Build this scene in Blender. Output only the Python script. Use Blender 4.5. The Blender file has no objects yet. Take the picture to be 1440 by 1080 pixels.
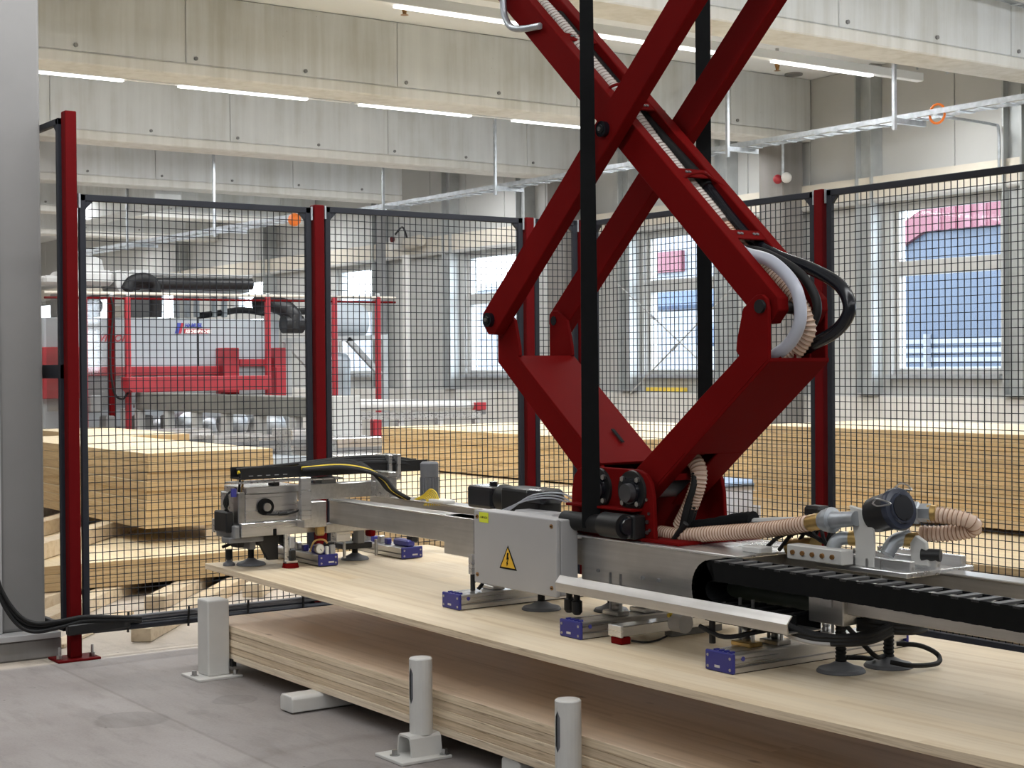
import bpy, bmesh, math, random
from mathutils import Vector as V, Matrix
random.seed(7)
sc = bpy.context.scene
COL = sc.collection
PI = math.pi

# ---------------------------------------------------------------- camera
F_PX, YAW, PIT, ROL, HC = 2195.06, 0.60982722, -0.01143098, -0.00770234, 1.47
_d = V((math.sin(YAW)*math.cos(PIT), math.cos(YAW)*math.cos(PIT), math.sin(PIT)))
_r0 = V((math.cos(YAW), -math.sin(YAW), 0)); _u0 = _r0.cross(_d)
_r = _r0*math.cos(ROL) + _u0*math.sin(ROL); _u = -_r0*math.sin(ROL) + _u0*math.cos(ROL)
cam_d = bpy.data.cameras.new('camera'); cam = bpy.data.objects.new('camera', cam_d); COL.objects.link(cam)
cam_d.sensor_fit = 'HORIZONTAL'; cam_d.sensor_width = 36; cam_d.lens = 36*F_PX/1440
cam_d.clip_start = .05; cam_d.clip_end = 300
cam.matrix_world = Matrix(((_r.x, _u.x, -_d.x, 0), (_r.y, _u.y, -_d.y, 0), (_r.z, _u.z, -_d.z, HC), (0, 0, 0, 1)))
sc.camera = cam

# ---------------------------------------------------------------- world, light, exposure
w = bpy.data.worlds.new('overcast_sky'); sc.world = w; w.use_nodes = True
bg = w.node_tree.nodes['Background']; bg.inputs[0].default_value = (.86, .93, 1, 1); bg.inputs[1].default_value = 12.0
sc.view_settings.view_transform = 'Standard'; sc.view_settings.look = 'None'
sc.view_settings.exposure = 0.0; sc.view_settings.gamma = 1; sc.view_settings.use_curve_mapping = False

def lamp(name, loc, sx, sy, power, colr=(1, .97, .93), rot=(0, 0, 0)):
    l = bpy.data.lights.new(name, 'AREA'); l.shape = 'RECTANGLE'; l.size = sx; l.size_y = sy
    l.energy = power; l.color = colr
    o = bpy.data.objects.new(name, l); o.location = loc; o.rotation_euler = rot; COL.objects.link(o); return o
# rows of ceiling strip lights between the concrete beams (two have fittings; rows out of view are added, near ones lengthened and tilted as fill)
for yy, p, xc, ln, tilt in ((35, 300, 7.6, 11.8, 0), (40, 300, 7.6, 11.8, 0), (-2.6, 190, 2.5, 22, 42), (2.0, 280, 2.5, 22, 42), (6.6, 330, 6.6, 14, 22), (11.0, 300, 7.6, 11.8, 4), (14.42, 250, 7.6, 11.8, 18), (20.2, 320, 7.6, 11.8, 6), (26, 330, 7.6, 11.8, 0), (30.5, 200, 7.6, 11.8, 0)):
    lamp('strip_and_fill_row', (xc, yy, 4.20 if yy == 14.42 else 4.38), ln, .10, p, (.97, .985, 1), (math.radians(tilt), 0, 0))
# light portals in the window openings: they only steer the sampling of the sky
for yy in (2.78, 7.23, 11.68, 16.18, 20.78, 25.2, 29.7, 34.15, 38.6, 43.05):
    o = lamp('window_portal', (14.32, yy, 2.33), 1.98, 1.66, 1, (1, 1, 1), (0, PI/2, 0)); o.data.cycles.is_portal = True

# ---------------------------------------------------------------- materials
def srgb(r, g, b):
    f = lambda c: c/12.92 if c <= .04045 else ((c+.055)/1.055)**2.4
    return (f(r/255), f(g/255), f(b/255), 1)
class NT:
    def __init__(s, name):
        s.m = bpy.data.materials.new(name); s.m.use_nodes = True; s.t = s.m.node_tree; s.n = s.t.nodes; s.l = s.t.links
        s.b = s.n['Principled BSDF']; s.co = s.n.new('ShaderNodeTexCoord')
    def node(s, typ, **k):
        x = s.n.new(typ)
        for a, b in k.items():
            if a.startswith('i_'):
                kk = a[2:]; x.inputs[int(kk) if kk.isdigit() else kk].default_value = b
            else: setattr(x, a, b)
        return x
    def link(s, a, b): s.l.new(a, b)
    def pos(s, scale=(1, 1, 1), rot=(0, 0, 0), world=False):
        mp = s.node('ShaderNodeMapping'); mp.inputs['Scale'].default_value = scale; mp.inputs['Rotation'].default_value = rot
        if world:
            g = s.node('ShaderNodeNewGeometry'); s.link(g.outputs['Position'], mp.inputs[0])
        else: s.link(s.co.outputs['Object'], mp.inputs[0])
        return mp.outputs[0]
    def noise(s, vec, scale, detail=4, rough=.55):
        n = s.node('ShaderNodeTexNoise'); n.inputs['Scale'].default_value = scale; n.inputs['Detail'].default_value = detail
        n.inputs['Roughness'].default_value = rough; s.link(vec, n.inputs['Vector']); return n.outputs['Fac']
    def ramp(s, fac, stops):
        r = s.node('ShaderNodeValToRGB'); e = r.color_ramp.elements
        while len(e) < len(stops): e.new(.5)
        for q, (p, c) in zip(e, stops): q.position = p; q.color = c
        s.link(fac, r.inputs[0]); return r.outputs[0]
    def mix(s, fac, a, b, mode='MIX'):
        x = s.node('ShaderNodeMix', data_type='RGBA', blend_type=mode)
        for sock, v in ((x.inputs[0], fac), (x.inputs[6], a), (x.inputs[7], b)):
            if hasattr(v, 'is_linked'): s.link(v, sock)
            else: sock.default_value = v
        return x.outputs[2]
    def math(s, op, a, b=0.0):
        x = s.node('ShaderNodeMath', operation=op)
        for i, v in enumerate((a, b)):
            if hasattr(v, 'is_linked'): s.link(v, x.inputs[i])
            else: x.inputs[i].default_value = v
        return x.outputs[0]
    def bump(s, h, st=.2, dist=.01):
        b = s.node('ShaderNodeBump'); b.inputs['Strength'].default_value = st; b.inputs['Distance'].default_value = dist
        s.link(h, b.inputs['Height']); s.link(b.outputs[0], s.b.inputs['Normal'])
    def base(s, c):
        if hasattr(c, 'is_linked'): s.link(c, s.b.inputs['Base Color'])
        else: s.b.inputs['Base Color'].default_value = c
M = {}
def plain(key, c, rough=.5, metal=0, var=.06, scale=6, spec=.5, coat=0):
    t = NT(key); n = t.noise(t.pos(), scale, 5)
    lo = tuple(max(0, x*(1-var*2)) for x in c[:3])+(1,); hi = tuple(min(1, x*(1+var)) for x in c[:3])+(1,)
    t.base(t.ramp(n, [(.3, lo), (.7, hi)])); t.b.inputs['Roughness'].default_value = rough; t.b.inputs['Metallic'].default_value = metal
    t.b.inputs['Specular IOR Level'].default_value = spec; t.b.inputs['Coat Weight'].default_value = coat
    M[key] = t.m; return t
plain('red_paint', (.148, .0048, .0048, 1), .6, 0, .05, 3, .03)
plain('column_grey', (.20, .195, .19, 1), .42, 0, .03, 3)
plain('red_light', (.36, .022, .032, 1), .42, 0, .05, 3)
plain('red_post', (.11, .0035, .0045, 1), .55, 0, .05, 3, .06)
plain('anthracite', (.018, .020, .027, 1), .5, 0, .06, 8, .3)
plain('black_plastic', (.006, .006, .0065, 1), .45, 0, .1, 10)
plain('black_rubber', (.009, .009, .0095, 1), .6, 0, .15, 10, .35)
plain('filter_lid', (.035, .042, .065, 1), .22, 0, .1, 6)
plain('black_gloss', (.008, .009, .013, 1), .22, 0, .1, 6)
plain('chain_rung', (.10, .10, .10, 1), .5, 0, .1, 20)
plain('belt_black', (.005, .0055, .006, 1), .8, 0, .1, 20, .15)
plain('white_paint', (.64, .63, .60, 1), .42, 0, .05, 4)
plain('cabinet_grey', (.40, .395, .395, 1), .48, 0, .02, 3)
plain('machine_grey', (.38, .42, .45, 1), .5, 0, .03, 2)
plain('conveyor_grey', (.22, .22, .20, 1), .5, .2, .15, 2)
plain('machine_dark', (.20, .20, .20, 1), .5, 0, .08, 3)
plain('panel_white', (.47, .476, .465, 1), .5, 0, .025, 1.5)
plain('ceiling_white', (.80, .82, .83, 1), .7, 0, .03, .8)
plain('trim_beige', (.60, .56, .48, 1), .5, 0, .05, 1.5)
plain('zinc', (.46, .49, .52, 1), .42, .7, .12, 14)
plain('galv_column', (.42, .44, .44, 1), .5, .35, .08, 4)
plain('steel', (.50, .50, .50, 1), .3, 1, .1, 20)
plain('bronze', (.38, .20, .07, 1), .35, .7, .15, 20)
plain('brass', (.62, .42, .16, 1), .35, .9, .1, 20)
plain('gunmetal', (.09, .09, .095, 1), .35, .6, .1, 12)
plain('blue_cap', (.028, .030, .22, 1), .42, 0, .06, 10)
plain('blue_valve', (.06, .06, .30, 1), .35, 0, .06, 10)
plain('grey_rubber', (.16, .165, .18, 1), .6, 0, .1, 10)
plain('tank_green', (.055, .062, .045, 1), .4, 0, .1, 8)
plain('yellow_cable', (.75, .55, .03, 1), .4, 0, .05, 10)
plain('label_yellow', (.72, .78, .05, 1), .5, 0, .03, 10)
plain('warn_yellow', (.80, .47, .03, 1), .45, 0, .03, 10)
plain('ink', (.008, .008, .008, 1), .7, 0, 0, 10, .1)
plain('logo_blue', (.05, .07, .35, 1), .5, 0, 0, 10)
plain('logo_red', (.42, .03, .05, 1), .5, 0, 0, 10)
plain('dial_white', (.80, .80, .76, 1), .3, 0, 0, 10)
plain('bin_white', (.68, .72, .80, 1), .45, 0, .03, 3)
plain('bin_lid', (.30, .42, .62, 1), .45, 0, .03, 3)
plain('yellow_bar', (.80, .58, .08, 1), .5, 0, .05, 5)
plain('orange_tape', (.85, .20, .02, 1), .5, 0, .05, 5)
plain('hose_grey', (.46, .48, .55, 1), .3, 0, .04, 5)
plain('outside_ground', (.20, .21, .21, 1), .9, 0, .06, .4)
plain('facade_grey', (.045, .062, .092, 1), .6, 0, .05, .5)
plain('facade_red', (.13, .038, .055, 1), .6, 0, .10, .8)
plain('facade_pink', (.15, .058, .078, 1), .6, 0, .1, .8)
plain('facade_white', (.17, .185, .21, 1), .6, 0, .05, .8)
plain('truck_blue', (.05, .08, .14, 1), .5, 0, .05, .8)

def mk_alu(key, c, rough, axis):
    t = NT(key); sx = [60, 60, 60]; sx[axis] = 1.5
    n = t.noise(t.pos(tuple(sx)), 1.0, 3); n2 = t.noise(t.pos(), 5, 4)
    f = t.math('MULTIPLY', n, n2)
    t.base(t.ramp(f, [(.1, tuple(x*.78 for x in c)+(1,)), (.42, tuple(min(1, x*1.08) for x in c)+(1,))]))
    t.b.inputs['Metallic'].default_value = .92
    rr = t.node('ShaderNodeMapRange'); t.link(n, rr.inputs[0]); rr.inputs[3].default_value = rough-.06; rr.inputs[4].default_value = rough+.12
    t.link(rr.outputs[0], t.b.inputs['Roughness']); M[key] = t.m
mk_alu('alu', (.60, .585, .565), .30, 1)
mk_alu('alu_x', (.70, .69, .68), .26, 0)
mk_alu('alu_bright', (.78, .78, .78), .26, 1)

def mk_wood(key, c, axis, board=.14, dark=.75, knots=.5, rough=.55, third=2):
    """spruce: grain along axis, boards side by side along the other horizontal axis"""
    t = NT(key); sc_ = [26, 26, 26]; sc_[axis] = .9
    across = 1-axis if axis < 2 else 0
    p = t.pos(); sep = t.node('ShaderNodeSeparateXYZ'); t.link(p, sep.inputs[0])
    idx = t.math('FLOOR', t.math('DIVIDE', sep.outputs[across], board))
    seg = t.math('FLOOR', t.math('ADD', t.math('DIVIDE', sep.outputs[axis], 1.9), t.math('MULTIPLY', idx, .37)))
    wn = t.node('ShaderNodeTexWhiteNoise', noise_dimensions='2D'); cb = t.node('ShaderNodeCombineXYZ')
    t.link(idx, cb.inputs[0]); t.link(seg, cb.inputs[1]); t.link(cb.outputs[0], wn.inputs['Vector'])
    off = t.node('ShaderNodeVectorMath', operation='ADD'); t.link(t.pos(tuple(sc_)), off.inputs[0])
    sc2 = t.node('ShaderNodeVectorMath', operation='SCALE'); t.link(wn.outputs['Color'], sc2.inputs[0]); sc2.inputs['Scale'].default_value = 30
    t.link(sc2.outputs[0], off.inputs[1])
    g = t.noise(off.outputs[0], 1.0, 5, .6)
    big = t.noise(t.pos(), 1.6, 3)
    c = c[:3]
    col = t.ramp(g, [(.28, tuple(x*dark*f for x, f in zip(c, (1, .93, .82)))+(1,)), (.5, c+(1,)), (.75, tuple(min(1, x*1.08) for x in c)+(1,))])
    tint = t.ramp(wn.outputs['Value'], [(0, (.90, .86, .80, 1)), (.5, (1, 1, 1, 1)), (1, (1.0, .95, .86, 1))])
    col = t.mix(.8, col, tint, 'MULTIPLY')
    col = t.mix(.55, col, t.ramp(big, [(.3, (.82, .80, .78, 1)), (.65, (1, 1, 1, 1))]), 'MULTIPLY')
    kv = [5, 5, 5]; kv[axis] = 2.2
    vo = t.node('ShaderNodeTexVoronoi'); vo.inputs['Scale'].default_value = 1.0; t.link(t.pos(tuple(kv)), vo.inputs['Vector'])
    k = t.ramp(vo.outputs['Distance'], [(.03, (1, 1, 1, 1)), (.085, (0, 0, 0, 1))])
    col = t.mix(t.math('MULTIPLY', k, knots), col, (.20, .11, .055, 1))
    t.base(col); t.b.inputs['Roughness'].default_value = rough; t.bump(g, .06, .004); M[key] = t.m
    return t
mk_wood('spruce_y', (.80, .68, .50), 1, .12, .84)
mk_wood('spruce_slab', (.76, .60, .45), 1, .15, .78, .7)
mk_wood('spruce_x', (.66, .53, .33), 0, .14, .82)
mk_wood('stack_top', (.80, .68, .46), 1, .2, .85, .2)
mk_wood('timber', (.72, .60, .43), 0, .3, .8, .4)
def mk_edge(key, c, axis, dark=.7, sx=.7, var=.8):
    t = NT(key); s_ = [130, 130, 130]; s_[axis] = sx*4; g = t.noise(t.pos(tuple(s_)), 1.0, 4, .65)
    sp = [9, 9, 90]; sp[axis] = 5
    sp_ = t.noise(t.pos(tuple(sp)), 1.0, 3)
    c = c[:3]
    col = t.ramp(g, [(.3, tuple(x*dark*f for x, f in zip(c, (1, .92, .80)))+(1,)), (.55, c+(1,)), (.8, tuple(min(1, x*1.1) for x in c)+(1,))])
    col = t.mix(var, col, t.ramp(sp_, [(.24, (.28, .22, .17, 1)), (.36, (1, 1, 1, 1))]), 'MULTIPLY')
    rn = t.node('ShaderNodeObjectInfo'); tint = t.ramp(rn.outputs['Random'], [(0, (.88, .84, .78, 1)), (.5, (1, 1, 1, 1)), (1, (1, .93, .80, 1))])
    t.base(t.mix(.9, col, tint, 'MULTIPLY')); t.b.inputs['Roughness'].default_value = .7; t.bump(g, .25, .004); M[key] = t.m
mk_edge('edge_long', (.82, .70, .54), 1)
mk_edge('edge_end', (.72, .59, .435), 1, .62)
mk_edge('edge_stack', (.64, .49, .29), 1, .72, .7, .35)
mk_edge('edge_stack_x', (.58, .42, .22), 0, .72, .7, .3)

def mk_concrete(key, c, world=True, stain=.5):
    t = NT(key); p = t.pos(world=True)
    a = t.noise(p, .9, 6, .6); st = t.noise(t.pos((9, 9, .55), world=True), 1.0, 5, .6); fine = t.noise(p, 34, 3)
    c = c[:3]; f = t.math('ADD', t.math('MULTIPLY', a, .5), t.math('MULTIPLY', st, .5))
    col = t.ramp(f, [(.32, tuple(x*.78*g for x, g in zip(c, (1, .98, .92)))+(1,)), (.52, c+(1,)), (.7, tuple(min(1, x*1.12) for x in c)+(1,))])
    pit = t.node('ShaderNodeTexVoronoi'); pit.inputs['Scale'].default_value = 11; t.link(p, pit.inputs['Vector'])
    big = t.noise(p, 1.7, 2)
    pm = t.math('MULTIPLY', t.ramp(pit.outputs['Distance'], [(.035, (1, 1, 1, 1)), (.07, (0, 0, 0, 1))]), t.ramp(big, [(.5, (0, 0, 0, 1)), (.65, (1, 1, 1, 1))]))
    col = t.mix(t.math('MULTIPLY', pm, stain), col, (.16, .14, .12, 1))
    t.base(col); t.b.inputs['Roughness'].default_value = .8; t.bump(fine, .12, .003); M[key] = t.m
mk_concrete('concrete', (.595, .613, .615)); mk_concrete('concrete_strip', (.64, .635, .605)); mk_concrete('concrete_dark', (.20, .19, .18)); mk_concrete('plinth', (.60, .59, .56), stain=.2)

def mk_floor():
    t = NT('floor_concrete'); p = t.pos(world=True); sep = t.node('ShaderNodeSeparateXYZ'); t.link(p, sep.inputs[0])
    a = t.noise(p, .8, 6, .62); b = t.noise(t.pos((1.2, .5, 1), (0, 0, .4), True), 2.2, 5, .6); fine = t.noise(p, 90, 3)
    f = t.math('ADD', t.math('MULTIPLY', a, .55), t.math('MULTIPLY', b, .45))
    col = t.ramp(f, [(.34, (.225, .195, .185, 1)), (.48, (.295, .267, .255, 1)), (.62, (.345, .318, .305, 1))])
    # wood dust lying inside the fenced area
    dust = t.ramp(f, [(.3, (.46, .40, .33, 1)), (.6, (.60, .53, .45, 1))])
    ins = t.node('ShaderNodeMapRange', interpolation_type='SMOOTHSTEP'); t.link(sep.outputs[1], ins.inputs[0]); ins.inputs[1].default_value = 7.66; ins.inputs[2].default_value = 7.74
    ins2 = t.node('ShaderNodeMapRange', interpolation_type='SMOOTHSTEP'); t.link(sep.outputs[0], ins2.inputs[0]); ins2.inputs[1].default_value = 6.0; ins2.inputs[2].default_value = 6.1
    col = t.mix(t.math('MAXIMUM', ins.outputs[0], ins2.outputs[0]), col, dust)
    # dried round stains, a curved tyre smear, a saw-cut joint and scuffs
    jit = t.node('ShaderNodeTexNoise'); jit.inputs['Scale'].default_value = 3.5; jit.inputs['Detail'].default_value = 4; t.link(p, jit.inputs['Vector'])
    jv = t.node('ShaderNodeVectorMath', operation='SCALE'); t.link(jit.outputs['Color'], jv.inputs[0]); jv.inputs['Scale'].default_value = .12
    pj = t.node('ShaderNodeVectorMath', operation='ADD'); t.link(p, pj.inputs[0]); t.link(jv.outputs[0], pj.inputs[1])
    for (sx, sy, r, dk) in ((2.42, 6.28, .15, .83), (2.93, 6.36, .10, .86), (2.70, 6.22, .05, .9), (1.5, 5.6, .2, .9), (2.05, 5.05, .14, .85), (2.75, 5.0, .16, .86)):
        ds = t.node('ShaderNodeVectorMath', operation='DISTANCE'); t.link(pj.outputs[0], ds.inputs[0]); ds.inputs[1].default_value = (sx+.06, sy+.06, .06)
        col = t.mix(1, col, t.ramp(ds.outputs['Value'], [(r*.82, (dk, dk, dk, 1)), (r*.97, (dk-.05, dk-.05, dk-.05, 1)), (r*1.06, (1, 1, 1, 1))]), 'MULTIPLY')
    ds = t.node('ShaderNodeVectorMath', operation='DISTANCE'); t.link(pj.outputs[0], ds.inputs[0]); ds.inputs[1].default_value = (2.95, 4.55, 0)
    band = t.ramp(ds.outputs['Value'], [(.86, (1, 1, 1, 1)), (.92, (.80, .78, .77, 1)), (1.0, (1, 1, 1, 1))])
    col = t.mix(.85, col, band, 'MULTIPLY')
    jn = t.math('ABSOLUTE', t.math('SUBTRACT', sep.outputs[0], 2.56))
    col = t.mix(.7, col, t.ramp(jn, [(.004, (.72, .70, .68, 1)), (.012, (1, 1, 1, 1))]), 'MULTIPLY')
    rt = t.node('ShaderNodeMapRange'); t.link(sep.outputs[0], rt.inputs[0]); rt.inputs[1].default_value = 2.55; rt.inputs[2].default_value = 2.57; rt.inputs[3].default_value = 1.0; rt.inputs[4].default_value = .90
    side = t.node('ShaderNodeCombineColor'); [t.link(rt.outputs[0], side.inputs[i]) for i in range(3)]
    col = t.mix(t.math('SUBTRACT', 1, ins.outputs[0]), col, t.mix(1, col, side.outputs[0], 'MULTIPLY'))
    sc1 = t.noise(t.pos((6, 1.4, 1), (0, 0, .5), True), 1.6, 6, .68)
    col = t.mix(.75, col, t.ramp(sc1, [(.36, (.80, .79, .78, 1)), (.5, (1, 1, 1, 1))]), 'MULTIPLY')
    spk = t.node('ShaderNodeTexVoronoi'); spk.inputs['Scale'].default_value = 7; t.link(p, spk.inputs['Vector'])
    col = t.mix(t.ramp(spk.outputs['Distance'], [(.022, (1, 1, 1, 1)), (.05, (0, 0, 0, 1))]), col, (.06, .05, .045, 1))
    col = t.mix(.35, col, t.ramp(fine, [(.3, (.7, .7, .7, 1)), (.6, (1, 1, 1, 1))]), 'MULTIPLY')
    t.base(col); t.b.inputs['Roughness'].default_value = .62; t.bump(fine, .08, .002); M['floor'] = t.m
mk_floor()
def mk_glass(key, tint=(1, 1, 1, 1), refl=.08):
    t = NT(key); tr = t.node('ShaderNodeBsdfTransparent'); tr.inputs[0].default_value = tint
    gl = t.node('ShaderNodeBsdfGlossy'); gl.inputs['Roughness'].default_value = .04
    mx = t.node('ShaderNodeMixShader'); mx.inputs[0].default_value = refl
    t.link(tr.outputs[0], mx.inputs[1]); t.link(gl.outputs[0], mx.inputs[2])
    t.link(mx.outputs[0], t.n['Material Output'].inputs['Surface']); M[key] = t.m
mk_glass('window_glass', (.96, .98, 1, 1), .06); mk_glass('clear_sheet', (.90, .89, .88, 1), .07)
def mk_hose(key, c, c2, pitch):
    t = NT(key); t.base(c); t.b.inputs['Roughness'].default_value = .25; t.b.inputs['Transmission Weight'].default_value = .25
    t.b.inputs['IOR'].default_value = 1.2; t.b.inputs['Subsurface Weight'].default_value = .0; M[key] = t.m
mk_hose('hose_peach', (.90, .70, .56, 1), None, .01)
mk_hose('hose_clear', (.86, .80, .75, 1), None, .01); plain('ring_grey', (.36, .29, .25, 1), .35, .2, .05, 10)
plain('hose_ring', (.34, .19, .11, 1), .35, .2, .05, 10)
def mk_emit(key, c, s):
    t = NT(key); e = t.node('ShaderNodeEmission'); e.inputs[0].default_value = c; e.inputs[1].default_value = s
    t.link(e.outputs[0], t.n['Material Output'].inputs['Surface']); M[key] = t.m
mk_emit('led', (1, .99, .97, 1), 5.0)

# ---------------------------------------------------------------- helpers
WO = {}
class B:
    """collects shapes in world coordinates; build() links them as one mesh object"""
    def __init__(s): s.v = []; s.f = []; s.mi = []; s.cur = 0
    def add(s, vs, fs):
        n = len(s.v); s.v += [V(x) for x in vs]; s.f += [tuple(i+n for i in f) for f in fs]; s.mi += [s.cur]*len(fs); return s
    def mat(s, i): s.cur = i; return s
    def box(s, x0, x1, y0, y1, z0, z1):
        vs = [(x, y, z) for z in (z0, z1) for y in (y0, y1) for x in (x0, x1)]
        return s.add(vs, [(0, 2, 3, 1), (4, 5, 7, 6), (0, 1, 5, 4), (2, 6, 7, 3), (0, 4, 6, 2), (1, 3, 7, 5)])
    def bar(s, p, q, a, b, up=(0, 0, 1)):
        p, q = V(p), V(q); d = (q-p).normalized(); up = V(up)
        if abs(d.dot(up)) > .98: up = V((1, 0, 0))
        sd = d.cross(up).normalized(); u = sd.cross(d)
        vs = [o+sd*(i*a/2)+u*(j*b/2) for o in (p, q) for i, j in ((-1, -1), (1, -1), (1, 1), (-1, 1))]
        return s.add(vs, [(3, 2, 1, 0), (4, 5, 6, 7), (0, 1, 5, 4), (1, 2, 6, 5), (2, 3, 7, 6), (3, 0, 4, 7)])
    def cyl(s, p, q, r, n=16, r2=None): return s.tube([p, q], [r, r if r2 is None else r2], n)
    def tube(s, pts, r, n=10, cap=True):
        pts = [V(p) for p in pts]; rs = r if isinstance(r, (list, tuple)) else [r]*len(pts)
        rings = []; pu = None
        for i, p in enumerate(pts):
            d = (pts[min(i+1, len(pts)-1)]-pts[max(i-1, 0)])
            d = d.normalized() if d.length > 1e-9 else V((0, 0, 1))
            if pu is None:
                up = V((0, 0, 1)) if abs(d.z) < .9 else V((1, 0, 0)); pu = (up-d*up.dot(d)).normalized()
            else:
                pu = pu-d*pu.dot(d); pu = pu.normalized() if pu.length > 1e-6 else d.orthogonal().normalized()
            sd = d.cross(pu); rings.append([p+(pu*math.cos(2*PI*k/n)+sd*math.sin(2*PI*k/n))*rs[i] for k in range(n)])
        vs = [x for rg in rings for x in rg]
        fs = [(i*n+k, i*n+(k+1) % n, (i+1)*n+(k+1) % n, (i+1)*n+k) for i in range(len(pts)-1) for k in range(n)]
        if cap: fs += [tuple(range(n-1, -1, -1)), tuple((len(pts)-1)*n+k for k in range(n))]
        return s.add(vs, fs)
    def prism(s, poly, axis, a0, a1):
        def mk(p, a): q = list(p); q.insert(axis, a); return tuple(q)
        n = len(poly); vs = [mk(p, a0) for p in poly]+[mk(p, a1) for p in poly]
        fs = [tuple(range(n-1, -1, -1)), tuple(range(n, 2*n))]+[(i, (i+1) % n, n+(i+1) % n, n+i) for i in range(n)]
        return s.add(vs, fs)
    def lathe(s, p, d, prof, n=24):
        p = V(p); d = V(d).normalized()
        return s.tube([p+d*a for a, _ in prof], [max(b, 1e-4) for _, b in prof], n)
    def sphere(s, c, r, n=14, sz=1):
        return s.tube([V(c)+V((0, 0, -r*sz*math.cos(PI*i/8))) for i in range(9)], [max(1e-4, r*math.sin(PI*i/8)) for i in range(9)], n)
    def build(s, name, mats, parent=None, smooth=False, bevel=0, seg=1, kind=None, origin=None):
        me = bpy.data.meshes.new(name)
        xs = list(zip(*s.v)); o = V(((min(xs[0])+max(xs[0]))/2, (min(xs[1])+max(xs[1]))/2, min(xs[2]))) if origin is None else V(origin)
        me.from_pydata([v-o for v in s.v], [], s.f)
        bm = bmesh.new(); bm.from_mesh(me); bmesh.ops.recalc_face_normals(bm, faces=bm.faces); bm.to_mesh(me); bm.free()
        for m in (mats if isinstance(mats, (list, tuple)) else [mats]): me.materials.append(M[m])
        for p, i in zip(me.polygons, s.mi): p.material_index = i
        ob = bpy.data.objects.new(name, me); COL.objects.link(ob); WO[ob.name] = o
        if parent is not None: ob.parent = parent; ob.location = o-WO[parent.name]
        else: ob.location = o
        if smooth:
            for p in me.polygons: p.use_smooth = True
            bm = bmesh.new(); bm.from_mesh(me)
            for e in bm.edges:
                if len(e.link_faces) == 2 and e.calc_face_angle(0) > .6: e.smooth = False
            bm.to_mesh(me); bm.free()
        if bevel:
            md = ob.modifiers.new('bevel', 'BEVEL'); md.width = bevel; md.segments = seg; md.limit_method = 'ANGLE'; md.angle_limit = .7
        if kind: ob['kind'] = kind
        return ob
def tag(o, label, cat, group=None):
    o['label'] = label; o['category'] = cat
    if group: o['group'] = group
    return o
def thing(name, label, cat, loc, group=None):
    o = bpy.data.objects.new(name, None); COL.objects.link(o); o.location = loc; o.empty_display_size = .1; WO[o.name] = V(loc)
    return tag(o, label, cat, group)
def struct(o): o['kind'] = 'structure'; return o
def ray(x, y): return _d+(x-720)/F_PX*_r+(540-y)/F_PX*_u
def at(x, y, X=None, Y=None, Z=None):
    """photo pixel -> point on a plane of the hall"""
    v = ray(x, y); t = X/v.x if X is not None else Y/v.y if Y is not None else (Z-HC)/v.z
    return V((0, 0, HC))+v*t
def smoothpath(pts, k=6):
    P = [V(p) for p in pts]; P = [P[0]*2-P[1]]+P+[P[-1]*2-P[-2]]; out = []
    for i in range(1, len(P)-2):
        for j in range(k):
            t = j/k; a, b, c, d = P[i-1:i+3]
            out.append(.5*((2*b)+(c-a)*t+(2*a-5*b+4*c-d)*t*t+(3*b-a-3*c+d)*t**3))
    return out+[P[-2]]
def text_mesh(name, body, size, mat, parent, origin, xdir, zdir, align='LEFT', shear=0, depth=.002, bold=.0, fit=None):
    """lettering as flat mesh: xdir = reading direction, zdir = up"""
    c = bpy.data.curves.new(name, 'FONT'); c.body = body; c.size = size; c.align_x = align; c.shear = shear; c.extrude = depth/2; c.offset = bold
    tmp = bpy.data.objects.new('tmp', c); COL.objects.link(tmp)
    dg = bpy.context.evaluated_depsgraph_get(); me = bpy.data.meshes.new_from_object(tmp.evaluated_get(dg)); me.name = name
    bpy.data.objects.remove(tmp); bpy.data.curves.remove(c)
    sx = 1
    if fit:
        xs = [v.co.x for v in me.vertices]; sx = fit/max(1e-6, max(xs)-min(xs))
    X, Z = V(xdir).normalized(), V(zdir).normalized(); N = X.cross(Z)
    for v in me.vertices: v.co = X*(v.co.x*sx)+Z*v.co.y+N*(v.co.z)
    me.materials.clear(); me.materials.append(M[mat])
    ob = bpy.data.objects.new(name, me); COL.objects.link(ob); WO[ob.name] = V(origin)
    if parent is not None: ob.parent = parent; ob.location = V(origin)-WO[parent.name]
    else: ob.location = origin
    return ob
ORD = ['top', 'second', 'third', 'fourth', 'fifth', 'sixth', 'seventh', 'eighth', 'ninth', 'tenth', 'eleventh', 'twelfth', 'thirteenth', 'fourteenth']

# ================================================================ SETTING
XW = 14.15
struct(B().box(-12, 14.6, -7, 47, -.2, 0).build('floor', 'floor'))
struct(B().box(-12, 14.6, -7, 47, 4.99, 5.2).build('ceiling', 'ceiling_white'))
struct(B().box(-12.2, -12, -7, 47, 0, 5).build('wall_left', 'panel_white'))
struct(B().box(-12, 14.6, -7.2, -7, 0, 5).build('wall_front', 'panel_white'))
struct(B().box(-12, 14.6, 47, 47.2, 0, 5).build('wall_back', 'panel_white'))
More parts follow.
